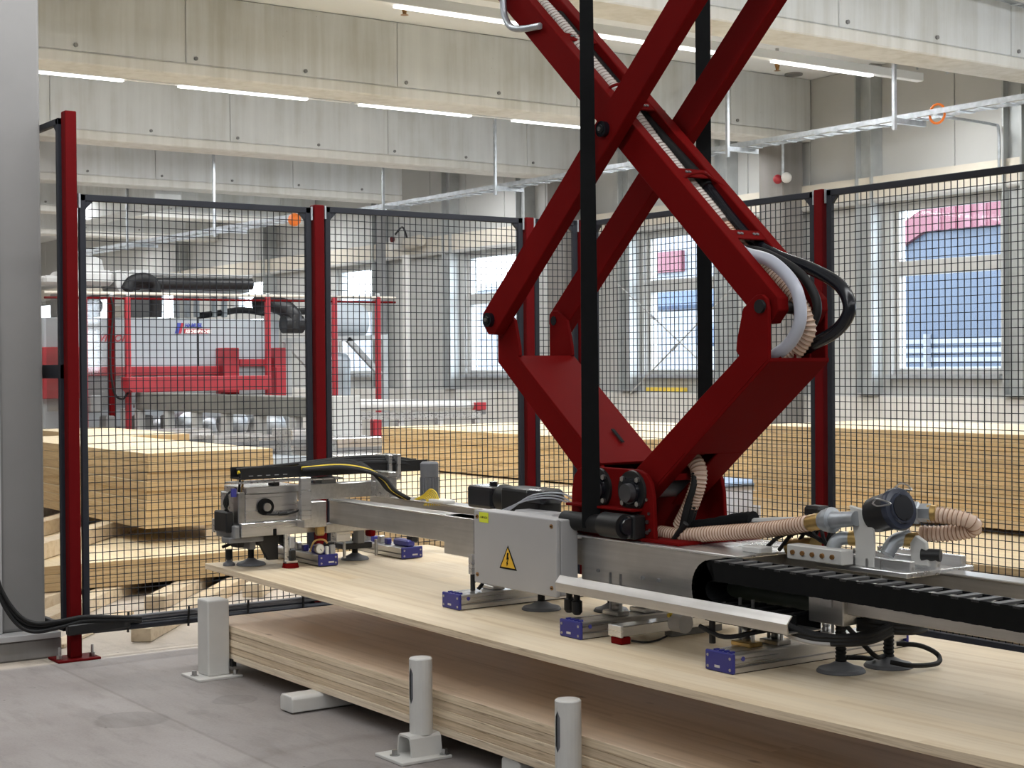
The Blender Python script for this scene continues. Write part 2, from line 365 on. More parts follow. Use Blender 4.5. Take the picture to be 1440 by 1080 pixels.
# right-hand outer wall: concrete plinth, sandwich panels, windows
WIN = [(2.0, 3.57), (6.45, 8.02), (10.9, 12.47), (15.38, 16.98), (19.95, 21.6), (24.4, 26.0), (28.9, 30.5), (33.35, 34.95), (37.8, 39.4), (42.25, 43.85)]
wr = B(); prev = -7
for a, b in WIN + [(47, 47)]:
    wr.box(XW+.02, XW+.25, prev, a, 1.08, 4.99)
    if a < b:
        wr.box(XW+.02, XW+.25, a, b, 3.32, 4.99); wr.box(XW+.02, XW+.25, a, b, 1.08, 1.34)
    prev = b
wall_r = struct(wr.build('wall_right', 'panel_white', origin=(XW, 0, 0)))
struct(B().box(XW-.12, XW+.25, -7, 47, 0, 1.08).build('baseboard_right', 'plinth', bevel=.01))
struct(B().box(XW-.10, XW+.02, -7, 47, 1.08, 1.10).build('trim_1', 'panel_white'))
struct(B().box(XW-.16, XW+.02, -7, 47, 3.40, 3.66).build('trim_2', 'trim_beige'))
struct(B().tube([(XW-.13, -7, 3.38), (XW-.13, 47, 3.38)], .035, 8).build('trim_3', 'panel_white', smooth=True))
# visible wall panels (upper field), each about 1.1 m wide
y = 8.2; k = 0
while y < 46.5:
    yn = min(y+1.112, 47)
    B().box(XW, XW+.02, y+.008, yn-.008, 3.66, 4.985).build('wall_panel', 'panel_white', wall_r, bevel=.004)
    y = yn
segs = []
prev = 8.2
for a, b in WIN[2:] + [(47, 47)]:
    n = max(1, round((a-prev)/1.1))
    for i in range(n):
        y0 = prev+(a-prev)*i/n; y1 = prev+(a-prev)*(i+1)/n
        B().box(XW, XW+.02, y0+.006, y1-.006, 1.1, 3.40).build('wall_panel', 'panel_white', wall_r, bevel=.004)
    prev = b
# windows: frame with transom, sill board and two panes
for i, (a, b) in enumerate(WIN):
    f = B(); z0, z1, zt = 1.34, 3.32, 2.56
    for y0, y1, za, zb in ((a, a+.07, z0, z1), (b-.07, b, z0, z1), (a+.07, b-.07, z0, z0+.07), (a+.07, b-.07, z1-.07, z1), (a+.07, b-.07, zt-.07, zt+.10)):
        f.box(XW+.06, XW+.16, y0+.001, y1-.001, za, zb)
    fr = struct(f.build('window_%d' % (i+1), 'panel_white', bevel=.006))
    B().box(XW+.10, XW+.108, a+.06, b-.06, z0+.06, zt-.06).build('pane', 'window_glass', fr)
    B().box(XW+.10, XW+.108, a+.06, b-.06, zt+.09, z1-.06).build('pane', 'window_glass', fr)
    B().box(XW-.10, XW+.06, a-.03, b+.03, z0-.05, z0).build('window_sill', 'zinc', fr)
# galvanised wall columns on both sides of every window
colpos = [(10.62, 'at the right edge of the near window'), (12.72, 'left of the near window with the pink and grey building behind'),
          (15.18, 'right of the cross-braced window'), (17.2, 'left of the cross-braced window'),
          (19.72, 'right of the bright window behind the left arm joint'), (21.86, 'left of the bright window behind the left arm joint'), (24.2, 'third from the far end of the window wall'), (28.6, 'second from the far end of the window wall'), (33.05, 'last one visible above the grey machine')]
for yy, lab in colpos:
    t = thing('wall_column', 'grey galvanised steel column '+lab, 'column', (XW-.14, yy, 1.1), 'steel columns on the window wall')
    for dy in (-.115, .115): B().box(XW-.20, XW-.005, yy+dy-.012, yy+dy+.012, 1.11, 4.98).build('flange', 'galv_column', t)
    B().box(XW-.115, XW-.10, yy-.103, yy+.103, 1.11, 4.98).build('web', 'galv_column', t)
    B().box(XW-.22, XW-.0, yy-.16, yy+.16, 1.102, 1.12).build('base_plate', 'galv_column', t)
# cross bracing rods of the middle bay
for p, q, lab in (((862, 393), (992, 515), 'falling to the right'), ((888, 551), (1030, 405), 'rising to the right')):
    a, b = at(*p, X=XW-.25), at(*q, X=XW-.25)
    d = (b-a); t = thing('bracing_rod', 'thin white bracing rod %s across the middle window bay' % lab, 'rod', a)
    B().tube([a-d*.02, b+d*.02], .011, 6).build('rod', 'panel_white', t); m = a+d*.45
    B().tube([m-d*.03, m+d*.03], .02, 8).build('turnbuckle', 'zinc', t)
yb = at(912, 549, X=XW-.05); yb2 = at(963, 549, X=XW-.05)
tag(B().box(XW-.10, XW-.0, yb2.y, yb.y, 1.102, 1.16).build('spirit_level', 'yellow_bar', bevel=.006), 'yellow bar lying on the concrete ledge under the middle window', 'bar')
# outside: pale ground and neighbouring buildings seen through the windows
struct(B().box(14.8, 90, -40, 110, -.5, -.3).build('ground', 'outside_ground'))
bd = thing('neighbour_building', 'grey building with pink fascia outside the right-hand window', 'building', (34, 28, -.3))
YR, YL, YK = 20.0, 33.0, 28.72
B().prism([(YR, -.3), (YL, -.3), (YL, 3.08), (YK, 5.08), (YR, 5.07)], 0, 34.05, 36).build('wall', 'facade_grey', bd)
B().prism([(YL+.05, 3.08), (YL+.05, 3.6), (YK, 5.75), (YR, 5.74), (YR, 5.07), (YK, 5.08)], 0, 33.9, 36.3).build('fascia', 'facade_red', bd)
for i in range(17):
    B().box(33.86, 33.9, YR+.1+i*.5, YR+.1+i*.5+.22, 5.09, 5.72).build('fascia_rib', 'facade_pink' if i % 3 else 'facade_red', bd)
for i in range(10):
    B().box(34.03, 34.05, YR, YL-.2, -.25+i*.25, -.13+i*.25).build('louvre', 'facade_white', bd)
B().box(33.9, 34.04, 28.6, 28.74, -.3, 2.26).build('downpipe', 'facade_white', bd)
b2 = thing('site_building', 'white building with pink sign field outside the middle window', 'building', (40, 46, -.3))
a0, a1 = at(895, 500, X=40), at(1030, 500, X=40)
B().box(40, 46, a1.y-3, a0.y+1, -.3, 8).build('wall', 'facade_white', b2)
s0, s1 = at(915, 385, X=39.9), at(960, 352, X=39.9); B().box(39.8, 40, s1.y, s0.y, s0.z, s1.z).build('sign_field', 'facade_red', b2)
s0, s1 = at(915, 416, X=39.9), at(955, 404, X=39.9); B().box(39.8, 40, s1.y, s0.y, s0.z, s1.z).build('sign_field', 'facade_red', b2)
tk = thing('truck', 'blue truck parked outside the middle window', 'truck', (32, 36.5, -.3))
s0, s1 = at(975, 478, X=32), at(1008, 455, X=32)
B().box(32, 34, s1.y, s0.y, s0.z-.2, s1.z).build('cab', 'truck_blue', tk, bevel=.1)
B().box(32.2, 34, s1.y-2, s0.y+3.5, s0.z+1.0, s0.z+1.9).build('tarpaulin', 'truck_blue', tk, bevel=.1)
for dy in (-1.2, 1.0, 2.6): B().tube([(31.95, s0.y+dy, .1), (32.3, s0.y+dy, .1)], .4, 14).build('wheel', 'black_rubber', tk)
b3 = thing('distant_hall', 'bright white hall outside beyond the left windows', 'building', (52, 75, -.3))
B().box(52, 60, 60, 100, -.3, 6).build('wall', 'facade_white', b3); B().box(51.8, 60, 60, 100, 6, 6.4).build('roof_edge', 'machine_grey', b3)

# concrete roof beams: formwork-panel segments, lower strip, tie-hole plugs
BE = [(.38, 14.15, None, 'in the roof above the camera'), (4.83, 14.15, None, 'in the roof over the near end of the machine'), (9.28, 14.15, 3.0, 'nearest in view, crossing the upper right corner'),
      (13.73, 14.14, 1.30, 'with the lit strip lights hung behind its lower edge'), (18.18, 14.14, 1.5, 'second from the back, above the left fence panels'), (22.35, 13.42, 2.2, 'just above the fence top on the left'), (26.8, 14.14, 1.9, 'second from the far end, seen through the mesh'), (31.25, 14.14, 1.9, 'at the far end, seen through the mesh')]
for y0, x1, ph, lab in BE:
    t = thing('concrete_beam', 'grey cast concrete roof beam '+lab, 'beam', (1, y0+.23, 4.216), 'concrete roof beams')
    B().box(-12, x1-.02, y0+.02, y0+.45, 4.24, 4.985).build('core', 'concrete_strip', t)
    B().box(-12, x1, y0, y0+.47, 4.216, 4.325).build('lower_strip', 'concrete_strip', t, bevel=.012)
    x = -12; xn = (ph or 2.3)-2.3*6
    while x < x1-.05:
        while xn <= x+.02: xn += 2.3
        e = min(xn, x1)
        B().box(x+.004, e-.004, y0+.004, y0+.466, 4.331, 4.985).build('formwork_panel', 'concrete', t, bevel=.006)
        x = e
    if ph:
        for i in range(14):
            xx = ph-2.3+i*1.15+.1
            if 2 < xx < x1-.3: B().tube([(xx, y0-.012, 4.38), (xx, y0+.01, 4.38)], .019, 10).build('tie_plug', 'machine_dark', t)
# concrete columns under the beam ends at the wall
for y0, lab in ((13.73, 'with the red and white alarm on its face'), (18.18, 'behind the left side of the machine'), (9.28, 'right of the view at the window wall')):
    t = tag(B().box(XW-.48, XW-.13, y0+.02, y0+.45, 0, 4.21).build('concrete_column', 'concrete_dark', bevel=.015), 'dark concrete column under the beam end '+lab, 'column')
# longitudinal concrete girder at the far left
tag(B().box(9.3, 9.75, 22.9, 26.7, 4.0, 4.98).build('concrete_girder', 'concrete', bevel=.015), 'long concrete girder running away behind the left fence panel', 'girder')

# strip lights: (x0,x1) of each fitting on its rail
def strip(y0, z, x0, x1, lab, lit, grp, full=True):
    t = thing('strip_light', lab, 'light', ((x0+x1)/2, y0, z), grp)
    if full: B().box(x0, x1, y0-.035, y0+.035, z+.006, z+.075).build('housing', 'ceiling_white', t, bevel=.006)
    if lit: B().box(x0+.05, x1-.05, y0-.028, y0+.028, z-.012, z+.006).build('tube', 'led', t)
    for xx in (x0+.3, x1-.3) if full else (): B().tube([(xx, y0, z+.075), (xx, y0, 4.985)], .006, 5).build('hanger', 'zinc', t)
    return t
names = ['leftmost', 'second from left', 'third from left', 'rightmost']
for i, x0 in enumerate((4.1, 6.07, 8.09, 10.06)):
    t = strip(14.42, 4.238, x0, x0+1.5, '%s lit strip light along the underside of the middle concrete beam' % names[i], True, 'strip lights under the middle beam')
    B().box(x0+1.5, x0+1.97, 14.39, 14.45, 4.245, 4.285).build('light_rail', 'ceiling_white', t)
names = ['at the top left, reaching behind the scissor arms', 'behind the upper scissor arms, between the black belts', 'right of the scissor arms, above the dark concrete column']
for i, (x0, x1) in enumerate(((6.5, 8.25), (8.6, 10.3), (10.75, 12.25))):
    strip(11.0, 4.415, x0, x1, 'lit ceiling strip light %s' % names[i], True, 'strip lights in the row over the machine', False)
t = thing('light_rail', 'white lighting rail carrying the strip lights over the machine', 'rail', (9.5, 11.0, 4.43))
B().box(5.0, 12.95, 10.955, 11.045, 4.424, 4.51).build('rail', 'ceiling_white', t, bevel=.005)
for xx in (6, 8.4, 10.5, 12.6): B().tube([(xx, 11, 4.51), (xx, 11, 4.985)], .006, 5).build('hanger', 'zinc', t)
B().tube(smoothpath([(12.9, 11, 4.55), (12.95, 11, 4.72), (13.05, 10.9, 4.78), (13.12, 10.85, 4.68), (13.14, 10.8, 4.5)], 5), .014, 8).build('cable', 'zinc', t, True)
# sprinkler heads
for (px, py), lab in (((533/6+480, 12), 'left sprinkler head, over the concrete beam'), ((1093, 92), 'right sprinkler head, above the end of the strip light')):
    p = at(px, py, Z=4.80); t = thing('sprinkler', 'small metal '+lab, 'sprinkler', p, 'ceiling sprinklers')
    B().tube([p+V((0, 0, .19)), p+V((0, 0, .02))], .02, 8).build('pipe', 'steel', t)
    B().tube([p+V((0, 0, .03)), p, p-V((0, 0, .05)), p-V((0, 0, .06))], [.028, .028, .016, .04], 10).build('head', 'bronze', t)
p = at(1116, 106, Z=4.97); tag(B().tube([p, p+V((0, 0, .02))], .11, 16).build('smoke_detector', 'machine_dark'), 'flat dark disc on the ceiling beside the strip light', 'detector')

# ---------------- cable trays under the roof
def tray(name, lab, pts, wd, brackets):
    a, b = V(pts[0]), V(pts[1]); t = thing(name, lab, 'cable tray', (a+b)/2)
    d = (b-a).normalized(); sd = V((d.y, -d.x, 0))
    for s in (-1, 1): B().bar(a+sd*(s*wd/2)+V((0, 0, .03)), b+sd*(s*wd/2)+V((0, 0, .03)), .006, .05).build('side_rail', 'zinc', t)
    n = int((b-a).length/.25); bb = B()
    for i in range(n):
        c = a+d*((i+.5)*.25); bb.bar(c-sd*wd/2, c+sd*wd/2, .06, .008)
    bb.build('rungs', 'zinc', t, kind='stuff')
    B().tube([a+V((0, 0, .03))+sd*.05, b+V((0, 0, .03))+sd*.05], .022, 6).build('cable', 'panel_white', t)
    for yy in brackets:
        c = a+d*((yy-a.y)/d.y)
        bk = B(); bk.bar(c-sd*(wd/2+.02)-V((0, 0, .03)), c+sd*(wd/2+.22)-V((0, 0, .03)), .04, .05); bk.bar(c+sd*(wd/2+.2)-V((0, 0, .12)), c+sd*(wd/2+.2)+V((0, 0, 4.985-c.z)), .032, .032)
        bk.build('bracket', 'zinc', t)
tray('cable_tray', 'long galvanised cable tray crossing in front of the window wall', ((11.55, 20.6, 3.78), (11.82, 7.2, 3.80)), .22, (10.05, 12.3, 16.55, 19.3))
tray('cable_tray', 'galvanised cable tray seen through the left mesh panel', (at(105, 360, Y=27)+V((0, 0, 0)), at(446, 304, Y=18.7)), .3, (21, 24))
tray('cable_tray', 'short galvanised tray at the upper right corner under the near beam', (at(1395, -4, Y=9.0), at(1470, 18, Y=9.05)+V((0, .01, 0))), .08, ())
# conduit from the tray to the window column, with orange tape ring
t = thing('conduit', 'thin grey conduit bending down from the tray to the wall column', 'conduit', at(1330, 165, X=13.9))
B().tube(smoothpath([at(1318, 163, X=12.0), at(1360, 169, X=13.0), at(1396, 175, X=13.85), at(1404, 182, X=13.88), at(1405, 235, X=13.88)], 5), .016, 7).build('tube', 'zinc', t, True)
c = at(1318, 160, X=11.72); tag(B().tube([c+V((0, .09*math.cos(2*PI*k/16), .09*math.sin(2*PI*k/16))) for k in range(17)], .012, 6).build('cable_loop', 'orange_tape'), 'small orange cable loop hung on the long cable tray', 'cable')
c = at(414, 309, Y=18.9); tag(B().sphere(c, .09, 10).build('warning_lamp', 'orange_tape'), 'orange lamp on the tray behind the second red fence post', 'lamp')
# alarm horn and lamp on the concrete column
c = at(1101, 251, X=XW-.55); t = thing('fire_alarm', 'red and white round alarm below a pipe on the dark column', 'alarm', c)
B().sphere(c+V((0, .09, 0)), .058, 12).build('horn', 'red_light', t, True); B().sphere(c+V((0, -.06, .005)), .066, 12).build('lamp', 'white_paint', t, True)
B().tube([c, c+V((0, 0, .42))], .018, 8).build('pipe', 'zinc', t)
# camera and lamp on the far wall corner
c = at(560, 337, X=XW-.3); t = thing('wall_camera', 'small wall camera with dangling cable seen through the second mesh panel', 'camera', c)
B().box(c.x-.1, c.x+.3, c.y-.15, c.y+.16, c.z-.18, c.z+.05).build('bracket', 'white_paint', t, bevel=.01)
B().tube([c+V((-.1, 0, .0)), c+V((-.14, 0, .0))], .05, 12).build('lens', 'red_post', t)
e = at(582, 341, X=XW-.3); B().tube([e+V((0, .22, 0)), e+V((0, -.22, .02))], .10, 12).build('housing', 'trim_beige', t, True)
B().tube(smoothpath([c+V((0, .1, .1)), c+V((0, -.15, .2)), e+V((0, .2, .05))], 6), .018, 6).build('cable', 'black_plastic', t)

# ================================================================ LEFT STEEL COLUMN
t = thing('steel_column', 'thick pale grey steel column at the left edge of the photo', 'column', (2.50, 8.15, .12))
B().box(2.39, 2.618, 7.95, 8.35, .135, 4.98).build('shaft', 'column_grey', t, bevel=.018, seg=3)
B().box(2.372, 2.392, 7.93, 8.37, .135, 4.98).build('edge_strip', 'cabinet_grey', t, bevel=.004)
B().box(1.7, 2.66, 7.84, 8.5, .105, .135).build('base_plate', 'cabinet_grey', t, bevel=.003)
for x in (2.2, 2.635): B().cyl((x, 7.88, .135), (x, 7.88, .185), .016, 6).build('bolt', 'steel', t)
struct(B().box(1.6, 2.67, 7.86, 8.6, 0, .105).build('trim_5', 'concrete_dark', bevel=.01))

# ================================================================ SAFETY FENCE
def post(x, y, h, lab, plate=(.17, .12), axis='x', w=.06):
    t = thing('fence_post', lab, 'post', (x, y, 0), 'red safety fence posts')
    B().box(x-w/2, x+w/2, y-w/2, y+w/2, .012, h).build('upright', 'red_post', t, bevel=.004)
    B().box(x-plate[0]/2, x+plate[0]/2, y-plate[1]/2, y+plate[1]/2, 0, .012).build('foot_plate', 'red_post', t, bevel=.002)
    for sx in (-1, 1):
        bx = x+sx*(plate[0]/2-.025)
        b = B(); b.cyl((bx, y-.02, .012), (bx, y-.02, .07), .007, 8); b.cyl((bx, y-.02, .012), (bx, y-.02, .03), .015, 6); b.build('bolt', 'steel', t)
    return t
def panel(p, q, z0, z1, lab, mesh='wire', side=1, bars=True):
    """framed infill between p and q (x,y): frame bars with gusset corners, 40 mm welded wire mesh, zinc clips"""
    p, q = V((p[0], p[1], 0)), V((q[0], q[1], 0)); d = (q-p).normalized(); L = (q-p).length; n = V((-d.y, d.x, 0))
    t = thing('mesh_fence', lab, 'fence panel', (p+q)/2+V((0, 0, z0)), 'safety fence panels')
    fw, ft = .034, .026
    P = lambda a, z, o=0: p+d*a+n*o+V((0, 0, z))
    for nm, a, b in (('side_bar', (fw/2, z0), (fw/2, z1)), ('side_bar', (L-fw/2, z0), (L-fw/2, z1)), ('top_bar', (0, z1-fw/2), (L, z1-fw/2)), ('bottom_bar', (0, z0+fw/2), (L, z0+fw/2))):
        B().bar(P(*a), P(*b), ft, fw, up=tuple(d) if nm == 'side_bar' else (0, 0, 1)).build(nm, 'anthracite', t, bevel=.003)
    for a, s in ((fw, 1), (L-fw, -1)):
        g = B(); c = .045
        tri = [P(a-s*.005, z1-fw+.005), P(a+s*c, z1-fw+.005), P(a-s*.005, z1-fw-c)]
        g.add([x+n*.009 for x in tri]+[x-n*.009 for x in tri], [(0, 1, 2), (5, 4, 3), (0, 3, 4, 1), (1, 4, 5, 2), (2, 5, 3, 0)]); g.build('gusset', 'anthracite', t)
    if mesh == 'wire':
        m = B(); r = .0018; k = int((L-2*fw)/.038)
        for i in range(1, k+1):
            a = fw+(L-2*fw)*i/(k+1); m.bar(P(a, z0+fw/2, .004), P(a, z1-fw/2, .004), 2*r, 2*r, up=tuple(d))
        k = int((z1-z0-2*fw)/.040)
        for i in range(1, k+1):
            z = z0+fw+(z1-z0-2*fw)*i/(k+1); m.bar(P(fw/2, z, -.001), P(L-fw/2, z, -.001), 2*r, 2*r)
        m.build('wire_mesh', 'anthracite', t, kind='stuff')
    else:
        B().bar(P(fw, (z0+z1)/2), P(L-fw, (z0+z1)/2), .006, z1-z0-2*fw).build('clear_sheet', 'clear_sheet', t)
        B().bar(P(0, 1.46), P(L, 1.46), .03, .07).build('middle_bar', 'anthracite', t)
    if mesh == 'wire':
        for a in (.0, L): B().bar(P(a, z1-.07), P(a, z1+.003), .040, .010, up=tuple(d)).build('clip', 'zinc', t)
    return t
YF, XF = 7.76, 5.98
post(2.70, YF, 2.775, 'tall red fence post bolted to the floor beside the left steel column', (.22, .16))
post(4.105, YF, 2.375, 'red fence post between the first and second mesh panels, behind the gripper head')
post(5.545, YF, 2.375, 'red fence post seen behind the left scissor joint')
post(5.93, YF-.06, 2.375, 'red corner fence post just left of the near black belt')
post(XF, 5.735, 2.375, 'red fence post on the right, behind the black looped hose')
post(XF, 4.22, 2.375, 'red fence post at the right end of the rightmost mesh panel')
panel((2.745, YF), (4.062, YF), .14, 2.36, 'first black mesh fence panel, right of the tall red post')
panel((4.148, YF), (5.503, YF), .14, 2.37, 'second mesh fence panel, in front of the bright left window')
panel((5.588, YF), (5.892, YF-.04), .14, 2.37, 'narrow mesh fence panel at the corner, beside the near black belt')
panel((XF, 7.66), (XF, 5.778), .14, 2.37, 'mesh fence panel behind the scissor arms')
panel((XF, 5.692), (XF, 4.262), .14, 2.37, 'rightmost mesh fence panel, in front of the timber stack')
panel((2.668, 7.80), (2.668, 9.6), .14, 2.745, 'clear plastic fence panel between the steel column and the tall red post', 'sheet')

# conduits and cables along the fence foot
t = thing('cable_run', 'grey conduits and black cables strapped along the foot of the left mesh panel', 'cables', (3.5, 7.69, .1))
B().tube([(2.78, 7.70, .150), (4.6, 7.70, .150)], .020, 10).build('conduit', 'anthracite', t, True, origin=(3.6, 7.70, .13))
B().tube([(2.80, 7.69, .188), (4.6, 7.70, .190)], .009, 8).build('conduit', 'grey_rubber', t, True)
B().tube([(2.80, 7.68, .200), (3.6, 7.685, .204), (4.6, 7.70, .207)], .007, 8).build('conduit', 'grey_rubber', t, True)
for x in (2.95, 3.28, 3.62, 3.95, 4.3): B().bar((x, 7.675, .122), (x+.004, 7.675, .225), .012, .008, up=(1, 0, 0)).build('cable_tie', 'black_plastic', t)
t = thing('black_cables', 'black cable bundle sagging from the column to the foot of the tall red post', 'cables', (2.5, 7.72, .14))
for i, (dz, dy) in enumerate(((0, 0), (-.022, .01), (.018, -.012), (-.035, -.01))):
    B().tube(smoothpath([(2.30, 7.80+dy, .52+dz), (2.345, 7.80+dy, .36+dz), (2.42, 7.78+dy, .235+dz), (2.50, 7.76+dy, .19+dz*.8), (2.60, 7.71+dy, .20+dz*.6), (2.72, 7.69+dy*.5, .215+dz*.4), (2.86, 7.67+dy*.5, .205+dz*.3), (3.02, 7.67, .185+dz*.3)], 6), .0105, 8).build('cable', 'black_rubber', t, True)
B().bar((2.64, 7.70, .16), (2.96, 7.68, .175), .045, .055).build('cable_guide', 'black_plastic', t, bevel=.006)

# ================================================================ TIMBER IN FRONT: lower slab on its supports, stops, lifted panel
YE = 7.16                                                    # far end of slab and of lifted panel
t = thing('timber_slab', 'thick five-layer cross-laminated timber slab lying on the floor supports', 'timber slab', (3.8, 4.3, .075))
zl = [.075, .108, .141, .174, .207, .240]
for i in range(5):
    dx = (0, .002, 0, .0025, .001)[i]
    m = ['edge_long', 'edge_end', 'edge_long', 'edge_end', 'edge_long'][i]
    b = B().box(3.15+dx, 4.44, 1.0, YE-dx, zl[i]+.0006, zl[i+1]-.0006)
    if i == 4:
        ob = b.build('lamella', ['edge_long', 'spruce_slab'], t, bevel=.0015)
        for p in ob.data.polygons:
            if p.normal.z > .9: p.material_index = 1
    else: b.build('lamella', m, t, bevel=.0015)
for i, (yy, lab) in enumerate(((6.0, 'white floor support under the slab, just in front of the square post'), (4.55, 'white floor support under the slab, between the two round stops'), (3.0, 'white floor support under the slab at the near end'))):
    x0 = 3.005 if i == 0 else 3.16
    b = B().prism([(yy-.05, .004), (yy+.055, .004), (yy+.06, .010), (yy+.06, .062), (yy+.047, .075), (yy-.042, .075), (yy-.055, .062), (yy-.055, .010)], 0, x0, 4.4)
    tag(b.build('floor_support', 'white_paint', bevel=.006, seg=2), lab, 'support', 'floor supports')
# square stop post
t = thing('stop_post', 'square white steel stop post at the far corner of the slab', 'stop post', (3.085, 6.93, 0))
B().box(3.03, 3.142, 6.862, 6.985, .012, .372).build('tube', 'white_paint', t, bevel=.008, seg=2)
B().box(2.965, 3.19, 6.82, 7.03, 0, .012).build('base_plate', 'white_paint', t, bevel=.002)
for x, yy in ((2.99, 6.93), (3.165, 6.845), (3.17, 7.0)):
    b = B(); b.cyl((x, yy, .012), (x, yy, .036), .013, 6); b.cyl((x, yy, .012), (x, yy, .016), .02, 10); b.build('bolt', 'steel', t)
B().box(3.142, 3.165, 6.84, 6.875, .05, .085).build('rubber_pad', 'black_rubber', t)
# round stops on bent brackets
def stop(x, y, lab):
    t = thing('round_stop', lab, 'stop post', (x, y, 0), 'round stops along the slab')
    b = B(); n = 22; r = .044; H0, H1 = .085, .372
    # shell with a long slot facing the camera side (-X/-Y)
    zs = [H0, .20, .222, .316, .338, H1-.004]
    sl = (10, 11)                                             # columns left open between z .18 and .33
    def P(k, z, rr): a = 2*PI*k/n; return (x+rr*math.cos(a), y+rr*math.sin(a), z)
    for i in range(len(zs)-1):
        for k in range(n):
            if i in (1, 2, 3) and k in sl: continue
            b.add([P(k, zs[i], r), P(k+1, zs[i], r), P(k+1, zs[i+1], r), P(k, zs[i+1], r)], [(0, 1, 2, 3)])
    for k in sl:                                              # rounded slot ends
        out = k if k == sl[0] else k+1
        for za, zb in ((.20, .222), (.338, .316)):
            b.add([P(out, za, r), P(out, zb, r), P(sl[1], za, r)], [(0, 1, 2)])
    b.add([P(k, H1-.004, r) for k in range(n)]+[P(k, H1, r-.004) for k in range(n)], [(k, (k+1) % n, n+(k+1) % n, n+k) for k in range(n)]+[tuple(range(n, 2*n))])
    b.build('tube', 'white_paint', t, True)
    B().tube([(x, y, H0), (x, y, H1-.01)], r-.005, 22).build('liner', 'grey_rubber', t, True)
    # n-shaped bracket under the tube, open towards the front
    h = .088
    pr_ = [(y+a, z) for a, z in ((-.055, .012), (-.047, .012), (-.036, h-.014), (-.028, h-.008), (.028, h-.008), (.036, h-.014), (.047, .012), (.055, .012), (.044, h-.010), (.034, h), (-.034, h), (-.044, h-.010))]
    br = B(); m = 12
    vs = [(x-.075, a, z) for a, z in pr_]+[(x+.06, a, z) for a, z in pr_]
    br.add(vs, [(i, (i+1) % m, m+(i+1) % m, m+i) for i in range(m)])
    for o in (0, m):
        q = lambda *ii: tuple(i+o for i in ii)
        br.f += [tuple(len(br.v)-2*m+i for i in q(*f)) for f in ((0, 1, 2, 11), (2, 3, 10, 11), (3, 4, 9, 10), (4, 5, 8, 9), (5, 6, 7, 8))]; br.mi += [0]*5
    ob = br.build('bracket', 'white_paint', t)
    B().box(x-.145, x+.075, y-.10, y+.10, 0, .012).build('base_plate', 'white_paint', t, bevel=.002)
    for bx, by in ((x-.105, y+.02), (x+.055, y-.078), (x+.055, y+.078)):
        q = B(); q.cyl((bx, by, .012), (bx, by, .034), .012, 6); q.cyl((bx, by, .012), (bx, by, .016), .019, 10); q.build('bolt', 'steel', t)
    return t
stop(3.083, 5.03, 'slotted round white stop post standing in the middle of the slab edge')
stop(3.083, 4.105, 'slotted round white stop post at the bottom edge of the photo, nearest to the camera')

# lifted three-layer panel, slightly sagging between the suction pads
prof = [(1.2, .525), (2.0, .508), (2.6, .494), (3.3, .485), (4.0, .481), (4.8, .484), (5.6, .491), (6.3, .499), (YE, .511)]
b = B(); n = len(prof); TH = .027; XA, XB = 3.15, 4.44
for i in range(n):
    yy, z = prof[i]; b.v += [V((XA, yy, z-TH)), V((XA, yy, z)), V((XB, yy, z)), V((XB, yy, z-TH))]
for i in range(n-1):
    o = 4*i
    b.f += [(o, o+1, o+5, o+4), (o+2, o+3, o+7, o+6), (o+3, o, o+4, o+7), (o+1, o+2, o+6, o+5)]; b.mi += [0, 0, 1, 1]
b.f += [(3, 2, 1, 0), (4*n-4, 4*n-3, 4*n-2, 4*n-1)]; b.mi += [0, 0]
tag(b.build('lifted_board', ['edge_long', 'spruce_y'], bevel=.001), 'long pale spruce panel lifted by the suction gripper above the slab', 'timber panel')
def zpan(y):
    for (a, za), (c, zc) in zip(prof, prof[1:]):
        if a <= y <= c: return za+(zc-za)*(y-a)/(c-a)
    return .5

# ================================================================ STACKS BEHIND THE FENCE
def stack(x0, x1, y0, y1, z0, z1, n, where, grp, jit=.012, top='stack_top'):
    h = (z1-z0)/n
    for i in range(n):
        k = n-1-i; dx, dy = random.uniform(-jit, jit), random.uniform(-jit, jit)
        if k == 0: dx = dy = 0
        ob = B().box(x0+dx, x1+dx*.5, y0+dy, y1+dy, z0+i*h+.0012, z0+(i+1)*h-.0012).build('timber_board', ['edge_stack', top, 'edge_stack_x'], bevel=.0015)
        for p in ob.data.polygons:
            p.material_index = 1 if p.normal.z > .9 else 2 if abs(p.normal.y) > .9 else 0
        nm = 'topmost' if k == 0 else 'lowest' if k == n-1 else ORD[k]+' from the top'
        tag(ob, 'timber board, %s, %s' % (nm, where), 'timber panel', grp)
stack(2.95, 5.5, 9.6, 13.9, .088, .248, 3, 'low wide stack at left', 'panels of the low left stack', .006)
stack(4.118, 5.075, 10.31, 13.65, .36, .885, 8, 'tall stack at left', 'panels of the tall left stack', .02)
stack(5.3, 6.1, 14.2, 16.5, .36, .84, 7, 'small stack behind the tall left one', 'panels of the hidden left stack', .01)
stack(7.6, 10.2, 9.3, 13.08, .52, .895, 12, 'wide stack in the middle', 'panels of the wide middle stack', .004)
stack(6.0, 9.9, 9.28, 13.2, .10, .505, 5, 'low stack under the middle one', 'panels of the low middle stack', .006)
stack(7.6, 8.9, 3.0, 7.95, .49, 1.05, 11, 'high stack at right', 'panels of the high right stack', .006)
stack(6.42, 9.0, 2.6, 7.3, .09, .455, 6, 'low wide stack at right', 'panels of the low right stack', .006)
def timber(p, q, wd, h, z0, lab):
    a, c = V((p[0], p[1], z0+h/2)), V((q[0], q[1], z0+h/2))
    tag(B().bar(a, c, wd, h-.002).build('timber_bearer', 'timber', bevel=.003), lab, 'timber', 'timber bearers')
timber((3.155, 8.02), (4.55, 9.72), .11, .075, .001, 'squared timber with its sawn end facing the square white post')
